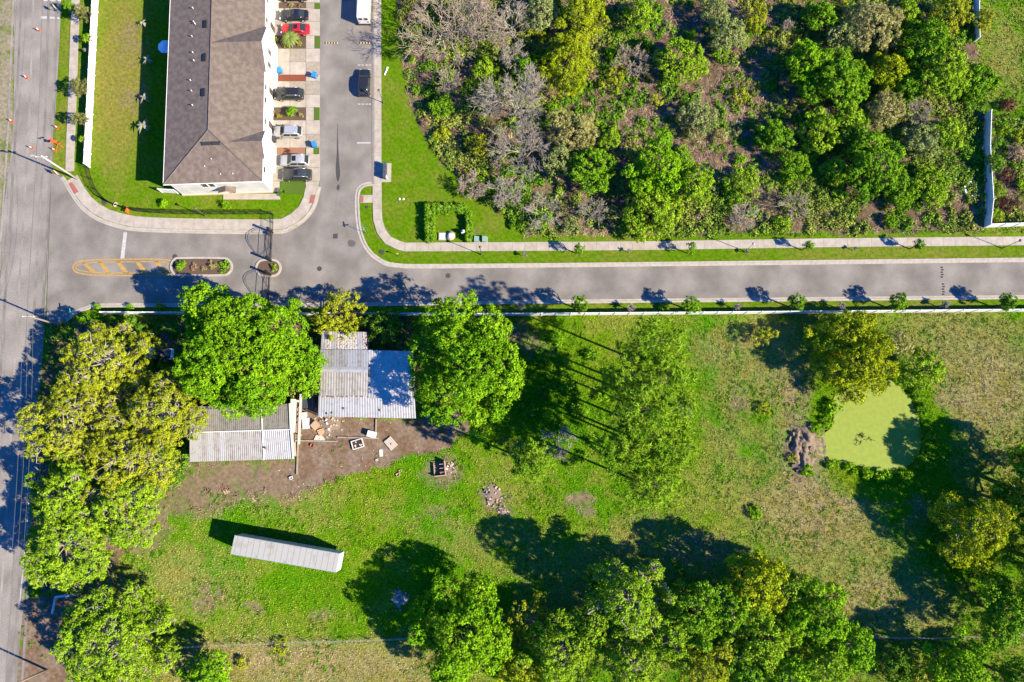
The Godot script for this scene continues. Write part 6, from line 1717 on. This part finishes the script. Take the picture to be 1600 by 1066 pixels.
	var c0 := at(1254, 698)
	var s0 := T(true)
	var gh := func(x, z):
		var q := Vector2(x / 2.4, z / 4.4).length()
		var ridge := 1.0 - absf(n_mid.get_noise_2d((x + c0.x) * 2.4 + 40, (z + c0.z) * 0.9)) * 2.2
		return (1.0 - smoothstep(0.35, 1.0, q + n_mid.get_noise_2d(x + c0.x, z + c0.z + 60) * 0.35)) * (0.1 + 0.75 * maxf(0, ridge)) + n_fine.get_noise_2d((x + c0.x) * 1.5, (z + c0.z) * 1.5) * 0.3 - 0.13
	for j in 60:
		for i in 36:
			var x0 := -3.6 + i * 0.2
			var z0 := -6.0 + j * 0.2
			var q := [Vector3(x0, gh.call(x0, z0), z0), Vector3(x0 + 0.2, gh.call(x0 + 0.2, z0), z0), Vector3(x0 + 0.2, gh.call(x0 + 0.2, z0 + 0.2), z0 + 0.2), Vector3(x0, gh.call(x0, z0 + 0.2), z0 + 0.2)]
			quad(s0, c0 + q[0], c0 + q[1], c0 + q[2], c0 + q[3], Vector3.UP)
	obj("mound", s0, em, t)
	for k in 22: obj("clod", bx(c0 + Vector3(r.randf_range(-2.2, 1.5), r.randf_range(-0.05, 0.3), r.randf_range(-3.6, 3.6)), Vector3(0.45, 0.3, 0.4) * r.randf_range(0.4, 1.5), Basis.from_euler(Vector3(r.randf(), r.randf() * 3, r.randf()))), em, t)
	# yard junk
	var tan := M("mattress_tan", Color(0.36, 0.26, 0.16), 0.9)
	var whi := M("junk_white", Color(0.50, 0.49, 0.47), 0.6)
	var p := at(494, 665)
	t = thing("mattress_box", "tan square cushion lying tilted in the yard's rubble", "cushion", Vector3(p.x, 0.05, p.z), 0.75)
	obj("cover", bx(Vector3(0, 0.55, 0), Vector3(1.15, 0.22, 1.1), Basis(Vector3.BACK, 0.2)), tan, t)
	obj("base", bx(Vector3(0, 0.22, 0), Vector3(1.0, 0.44, 0.95)), M("junk_brown", Color(0.2, 0.12, 0.08), 0.9), t)
	p = at(502, 675)
	t = thing("broken_crate", "broken orange-brown crate beside the tan cushion", "crate", Vector3(p.x, 0.0, p.z), 0.5)
	for k in 4: obj("board", bx(Vector3(0, 0.12 + k * 0.05, (k - 1.5) * 0.22), Vector3(1.0, 0.04, 0.18), Basis(Vector3.UP, (k - 1) * 0.15)), M("junk_wood", Color(0.48, 0.30, 0.16), 0.9), t)
	obj("bearer", bx(Vector3(0.1, 0.06, 0), Vector3(0.1, 0.12, 0.9)), mats["junk_wood"], t)
	p = at(582, 679)
	t = thing("white_freezer", "white chest freezer standing on the bare earth in front of the shed", "freezer", Vector3(p.x, 0.02, p.z), -0.25)
	obj("body", bx(Vector3(0, 0.4, 0), Vector3(1.25, 0.8, 0.85)), whi, t)
	obj("lid", bx(Vector3(0, 0.84, 0), Vector3(1.3, 0.08, 0.9)), M("lid_white", Color(0.66, 0.70, 0.74), 0.4), t)
	obj("handle", bx(Vector3(0, 0.78, 0.46), Vector3(0.3, 0.04, 0.04)), mats["car_black"], t)
	p = at(559, 694)
	t = thing("tray_frame", "dark soil filled white tray frame on the earth yard", "tray", Vector3(p.x, 0.02, p.z), 0.3)
	for sg in [-1.0, 1.0]:
		obj("side", bx(Vector3(0, 0.16, sg * 0.62), Vector3(1.75, 0.32, 0.12)), whi, t)
		obj("end", bx(Vector3(sg * 0.83, 0.16, 0), Vector3(0.12, 0.32, 1.1)), whi, t)
	obj("soil", bx(Vector3(0, 0.06, 0), Vector3(1.54, 0.12, 1.1)), M("junk_dark", Color(0.03, 0.02, 0.016), 0.9), t)
	for k in 9: obj("scrap", bx(Vector3(r.randf_range(-0.6, 0.6), 0.15, r.randf_range(-0.4, 0.4)), Vector3(0.2, 0.05, 0.16), Basis(Vector3.UP, r.randf() * 3)), M("junk_pale", Color(0.5, 0.42, 0.36), 0.9), t)
	p = at(611, 693)
	t = thing("wooden_pallet", "pale slatted pallet lying at the yard's grass edge", "pallet", Vector3(p.x, 0.02, p.z), -0.85)
	for k in 5: obj("slat", bx(Vector3(0, 0.2, (k - 2) * 0.27), Vector3(1.75, 0.06, 0.235)), M("pallet_pale", Color(0.38, 0.33, 0.27), 0.9), t)
	for k in 3: obj("bearer", bx(Vector3((k - 1) * 0.8, 0.08, 0), Vector3(0.12, 0.17, 1.3)), mats["pallet_pale"], t)
	obj("dark_block", bx(Vector3(0.05, 0.25, 0.05), Vector3(0.22, 0.06, 0.16)), mats["junk_dark"], t)
	p = at(595.5, 708)
	t = thing("white_board", "small white door panel lying on the earth yard", "board", Vector3(p.x, 0.0, p.z), 0.1)
	obj("panel", bx(Vector3(0, 0.06, 0), Vector3(0.5, 0.08, 1.05)), whi, t)
	obj("knob", bx(Vector3(0.1, 0.12, 0.1), Vector3(0.06, 0.05, 0.06)), mats["junk_dark"], t)
	p = at(484, 626)
	t = thing("dark_tarp", "dark tarpaulin draped over a frame beside the shed's west wall", "tarpaulin", Vector3(p.x, 0, p.z))
	obj("cover", slab(PackedVector2Array([Vector2(-0.95, -1.25), Vector2(1.0, -1.2), Vector2(1.05, 1.15), Vector2(-0.9, 1.3)]), 0.9, 1.0), M("tarp", Color(0.035, 0.045, 0.05), 0.5), t)
	for sx in [-0.85, 0.9]:
		for sz in [-1.1, 1.05]: obj("post", bx(Vector3(sx, 0.45, sz), Vector3(0.08, 0.9, 0.08)), mats["junk_dark"], t)
	p = at(481, 602)
	t = thing("concrete_step", "grey concrete slab lying below the broken crate", "slab", at(499, 684))
	obj("slab", slab(PackedVector2Array([Vector2(-0.9, 0.5), Vector2(-0.5, -0.4), Vector2(0.4, -0.35), Vector2(1.0, 0.5)]), -0.03, 0.12), M("step_grey", Color(0.40, 0.36, 0.31), 0.9), t)
	obj("chip", bx(Vector3(0.2, 0.16, 0.2), Vector3(0.2, 0.08, 0.15)), mats["step_grey"], t)
	for a in [[[445, 688], [527, 690], "long low concrete kerb along the earth yard"], [[527, 683.5], [592, 685], "low concrete kerb in front of the shed by the freezer"], [[466, 692], [464, 742], "low concrete kerb running south from the porch"], [[588, 655], [587, 684], "short concrete kerb beside the freezer"]]:
		t = thing("low_kerb", a[2], "kerb")
		var ln := resample(plan([a[0], a[1]]), 1.6)
		for i in ln.size() - 1:
			var m := (ln[i] + ln[i + 1]) * 0.5
			obj("block", bx(Vector3(m.x, 0.08, m.y), Vector3(ln[i].distance_to(ln[i + 1]) - 0.04, 0.24, 0.2), Basis(Vector3.UP, -(ln[i + 1] - ln[i]).angle())), mats["concrete_stained"], t)
	for a in [[479, 662, 1.0, 1.6, "white cupboard lying west of the tan cushion"], [456, 697, 0.9, 1.9, "white cabinet at the south-east corner of the old house"], [476, 650, 0.8, 1.0, "grey cupboard beside the porch beam"]]:
		p = at(a[0], a[1])
		t = thing("old_cupboard", a[4], "cupboard", Vector3(p.x, 0, p.z), 0.1)
		obj("body", bx(Vector3(0, 0.3, 0), Vector3(a[2], 0.6, a[3])), whi if a[0] != 476 else mats["step_grey"], t)
		obj("door", bx(Vector3(0.04, 0.62, 0), Vector3(a[2] * 0.8, 0.04, a[3] * 0.86)), M("cup_door", Color(0.56, 0.58, 0.56), 0.6), t)
		obj("handle", bx(Vector3(0.2, 0.66, 0.2), Vector3(0.05, 0.04, 0.2)), mats["junk_dark"], t)
	p = at(488, 696)
	t = thing("red_bucket", "small red bucket on the grey earth below the porch", "bucket", Vector3(p.x, 0, p.z))
	var s := T(true)
	tube(s, Vector3(0, 0, 0), Vector3(0, 0.32, 0), 0.2, 0.27, 12, false)
	obj("wall", s, M("bucket_red", Color(0.40, 0.10, 0.08), 0.6), t)
	obj("bottom", bx(Vector3(0, 0.02, 0), Vector3(0.28, 0.03, 0.28)), mats["bucket_red"], t)
	for a in [[455, 747, "white plastic box at the south end of the concrete kerb", 0.5], [622, 742, "orange-brown box on the green grass south of the yard", 0.55], [589, 719, "white scrap box at the edge of the grass", 0.35], [625.5, 736, "grey lid beside the orange-brown box", 0.4]]:
		crate("scrap_box", a[2], at(a[0], a[1]), a[3], a[3] * 0.9, a[3] * 0.5, whi if "white" in a[2] else tan if "orange" in a[2] else mats["step_grey"], 0.4, "box")
	# charred frame and heaps
	p = at(688, 733)
	t = thing("charred_frame", "charred timber chair frame standing at the edge of the meadow", "frame", Vector3(p.x, -0.02, p.z), 0.1)
	for a in [[-0.9, 0.0, 0.12, 1.9, 0.5], [0.8, -0.1, 0.12, 2.2, 1.3]]: obj("side_beam", bx(Vector3(a[0], a[4] * 0.5, a[1]), Vector3(a[2], a[4], a[3])), M("charred", Color(0.28, 0.20, 0.16), 0.9), t)
	obj("back_beam", bx(Vector3(0, 0.45, 1.0), Vector3(1.8, 0.9, 0.14)), mats["charred"], t)
	obj("seat", bx(Vector3(0.35, 0.6, -0.1), Vector3(0.7, 0.1, 1.7)), M("charred_red", Color(0.22, 0.09, 0.07), 0.9), t)
	for k in 3: obj("rung", bx(Vector3(0.45, 1.1, -0.7 + k * 0.6), Vector3(0.9, 0.08, 0.1)), mats["charred"], t)
	for a in [[768, 772, 1.9, "pile", "heap of pale broken rubble in the meadow"], [786, 798, 1.0, "pile", "small heap of scrap below the rubble heap"], [703, 735, 1.2, "pile", "white scraps beside the charred frame"], [624, 937, 1.6, "ash", "grey ash heap in the shade left of the round bright oak"], [515, 660, 2.4, "rubble", "spill of white rubble in front of the shed's corner"]]:
		var q := at(a[0], a[1])
		t = thing("rubble_heap", a[4], "rubble heap", Vector3(q.x, height(q.x, q.z), q.z))
		var R: float = a[2]
		s = T(true)
		for i in 12:
			var a0 := TAU * i / 12
			var a1 := TAU * (i + 1) / 12
			var f0 := 0.8 + 0.2 * sin(i * 2.3)
			var f1 := 0.8 + 0.2 * sin((i + 1) % 12 * 2.3)
			tri(s, Vector3(0, R * 0.22, 0), Vector3(cos(a0) * R * f0, -0.05, sin(a0) * R * f0), Vector3(cos(a1) * R * f1, -0.05, sin(a1) * R * f1), Vector3.UP)
		obj("earth", s, M("ash_grey", Color(0.22, 0.2, 0.185), 0.95) if a[3] == "ash" else M("heap_earth", Color(0.17, 0.13, 0.095), 0.95), t)
		for k in int(R * 22):
			var d := sqrt(r.randf()) * R
			var an := r.randf() * TAU
			var sz := r.randf_range(0.08, 0.32)
			obj("piece", bx(Vector3(cos(an) * d, maxf(0.02, R * 0.22 * (1.0 - d / R)) + 0.03, sin(an) * d), Vector3(sz, 0.08, sz * r.randf_range(0.4, 1.6)), Basis.from_euler(Vector3(r.randf() * 0.5, r.randf() * 3, r.randf() * 0.5))), [M("rub_white", Color(0.44, 0.41, 0.37), 0.9), M("rub_grey", Color(0.24, 0.215, 0.20), 0.9), M("rub_pink", Color(0.32, 0.23, 0.18), 0.9), M("rub_dark", Color(0.08, 0.07, 0.065), 0.9)][r.randi() % (4 if a[3] != "rubble" else 3)], t)
	# litter chips spread on the earth yard
	scatter("yard_litter", bx_mesh(Vector3(0.12, 0.03, 0.09)), M("litter", Color(1, 1, 1), 0.9), func(x, z, q):
		if kind[cell(x, z)] != 4 or z > 33 or q.randf() < 0.45: return []
		return [q.randf_range(0.4, 1.5), [Color(0.42, 0.39, 0.35), Color(0.26, 0.22, 0.19), Color(0.33, 0.24, 0.17), Color(0.16, 0.12, 0.1)][q.randi() % 4], 1.0], 22000, 15, "small pale litter and wood chips scattered over the earth yard", "litter")
	mats["litter"].vertex_color_use_as_albedo = true
func bx_mesh(size: Vector3) -> ArrayMesh:
	var s := T()
	s.set_color(Color(1, 1, 1))
	box(s, Vector3(0, size.y * 0.5, 0), size)
	s.generate_normals()
	return s.commit()

func _ready():
	# camera: 114 m up, tilted 9 degrees off the vertical towards the north
	var cam := Camera3D.new()
	cam.name = "camera"
	add_child(cam)
	cam.position = Vector3(0, D * cos(deg_to_rad(TILT)), D * sin(deg_to_rad(TILT)))
	cam.rotation.x = -deg_to_rad(90.0 - TILT)
	cam.fov = rad_to_deg(2.0 * atan(533.0 / FOC))
	cam.near = 1.0
	cam.far = 4000.0
	cam.current = true
	var env := Environment.new()
	env.background_mode = Environment.BG_SKY
	var sm := ProceduralSkyMaterial.new()
	sm.sky_top_color = Color(0.05, 0.31, 0.62)
	sm.sky_horizon_color = Color(0.32, 0.54, 0.74)
	sm.sky_curve = 0.12
	sm.ground_bottom_color = Color(0.2, 0.2, 0.16)
	sm.ground_horizon_color = Color(0.5, 0.58, 0.62)
	var sky := Sky.new()
	sky.sky_material = sm
	env.sky = sky
	env.background_energy_multiplier = 1.05
	env.tonemap_mode = Environment.TONE_MAPPER_LINEAR
	env.tonemap_exposure = 2.8
	env.sdfgi_enabled = true
	env.ssao_enabled = true
	env.ssil_enabled = true
	var we := WorldEnvironment.new()
	we.environment = env
	add_child(we)
	var sun := DirectionalLight3D.new()
	sun.name = "sun"
	sun.light_energy = 1.6
	sun.light_color = Color(1.0, 0.94, 0.84)
	sun.light_angular_distance = 0.5
	sun.shadow_enabled = true
	add_child(sun)
	sun.look_at_from_position(Vector3(125, 100, 52), Vector3.ZERO)

	rng.seed = 20
	n_big.seed = 3
	n_big.frequency = 0.035
	n_mid.seed = 4
	n_mid.frequency = 0.22
	n_fine.seed = 5
	n_fine.frequency = 0.9
	ground_map()
	build_ground()
	print("ground")
	streets()
	townhouse()
	old_houses()
	vinyl_fence("long white vinyl fence along the south side of the east road", [[166, 491], [560, 493], [800, 493.5], [1140, 491], [1650, 486.5]], 1.9)
	vinyl_fence("white vinyl fence between the main road pavement and the townhouse lawn", [[157, -60], [154, 0], [141, 262]], 1.9)
	vinyl_fence("white boundary fence at the right, shaded blue on its west side", [[1538, 180], [1536, 235], [1541, 318], [1537, 356], [1650, 352]], 1.9)
	vinyl_fence("pale boundary fence at the top right corner of the woods", [[1520, -60], [1522, 66]], 1.6)
	vinyl_fence("short white fence panel at the townhouse's south-west corner", [[254, 301], [302, 304]], 1.7)
	gate()
	print("built")
	forest()
	print("forest ", tris)
	small_things()
	lot_things()
	wire_fence("wire fence along the field's southern edge below the trailer", [[285, 1010], [450, 1003], [640, 997]])
	wire_fence("wire fence at the lower right beyond the tree line", [[1335, 994], [1450, 996], [1620, 990]])
	grow_cover()
	print("done")
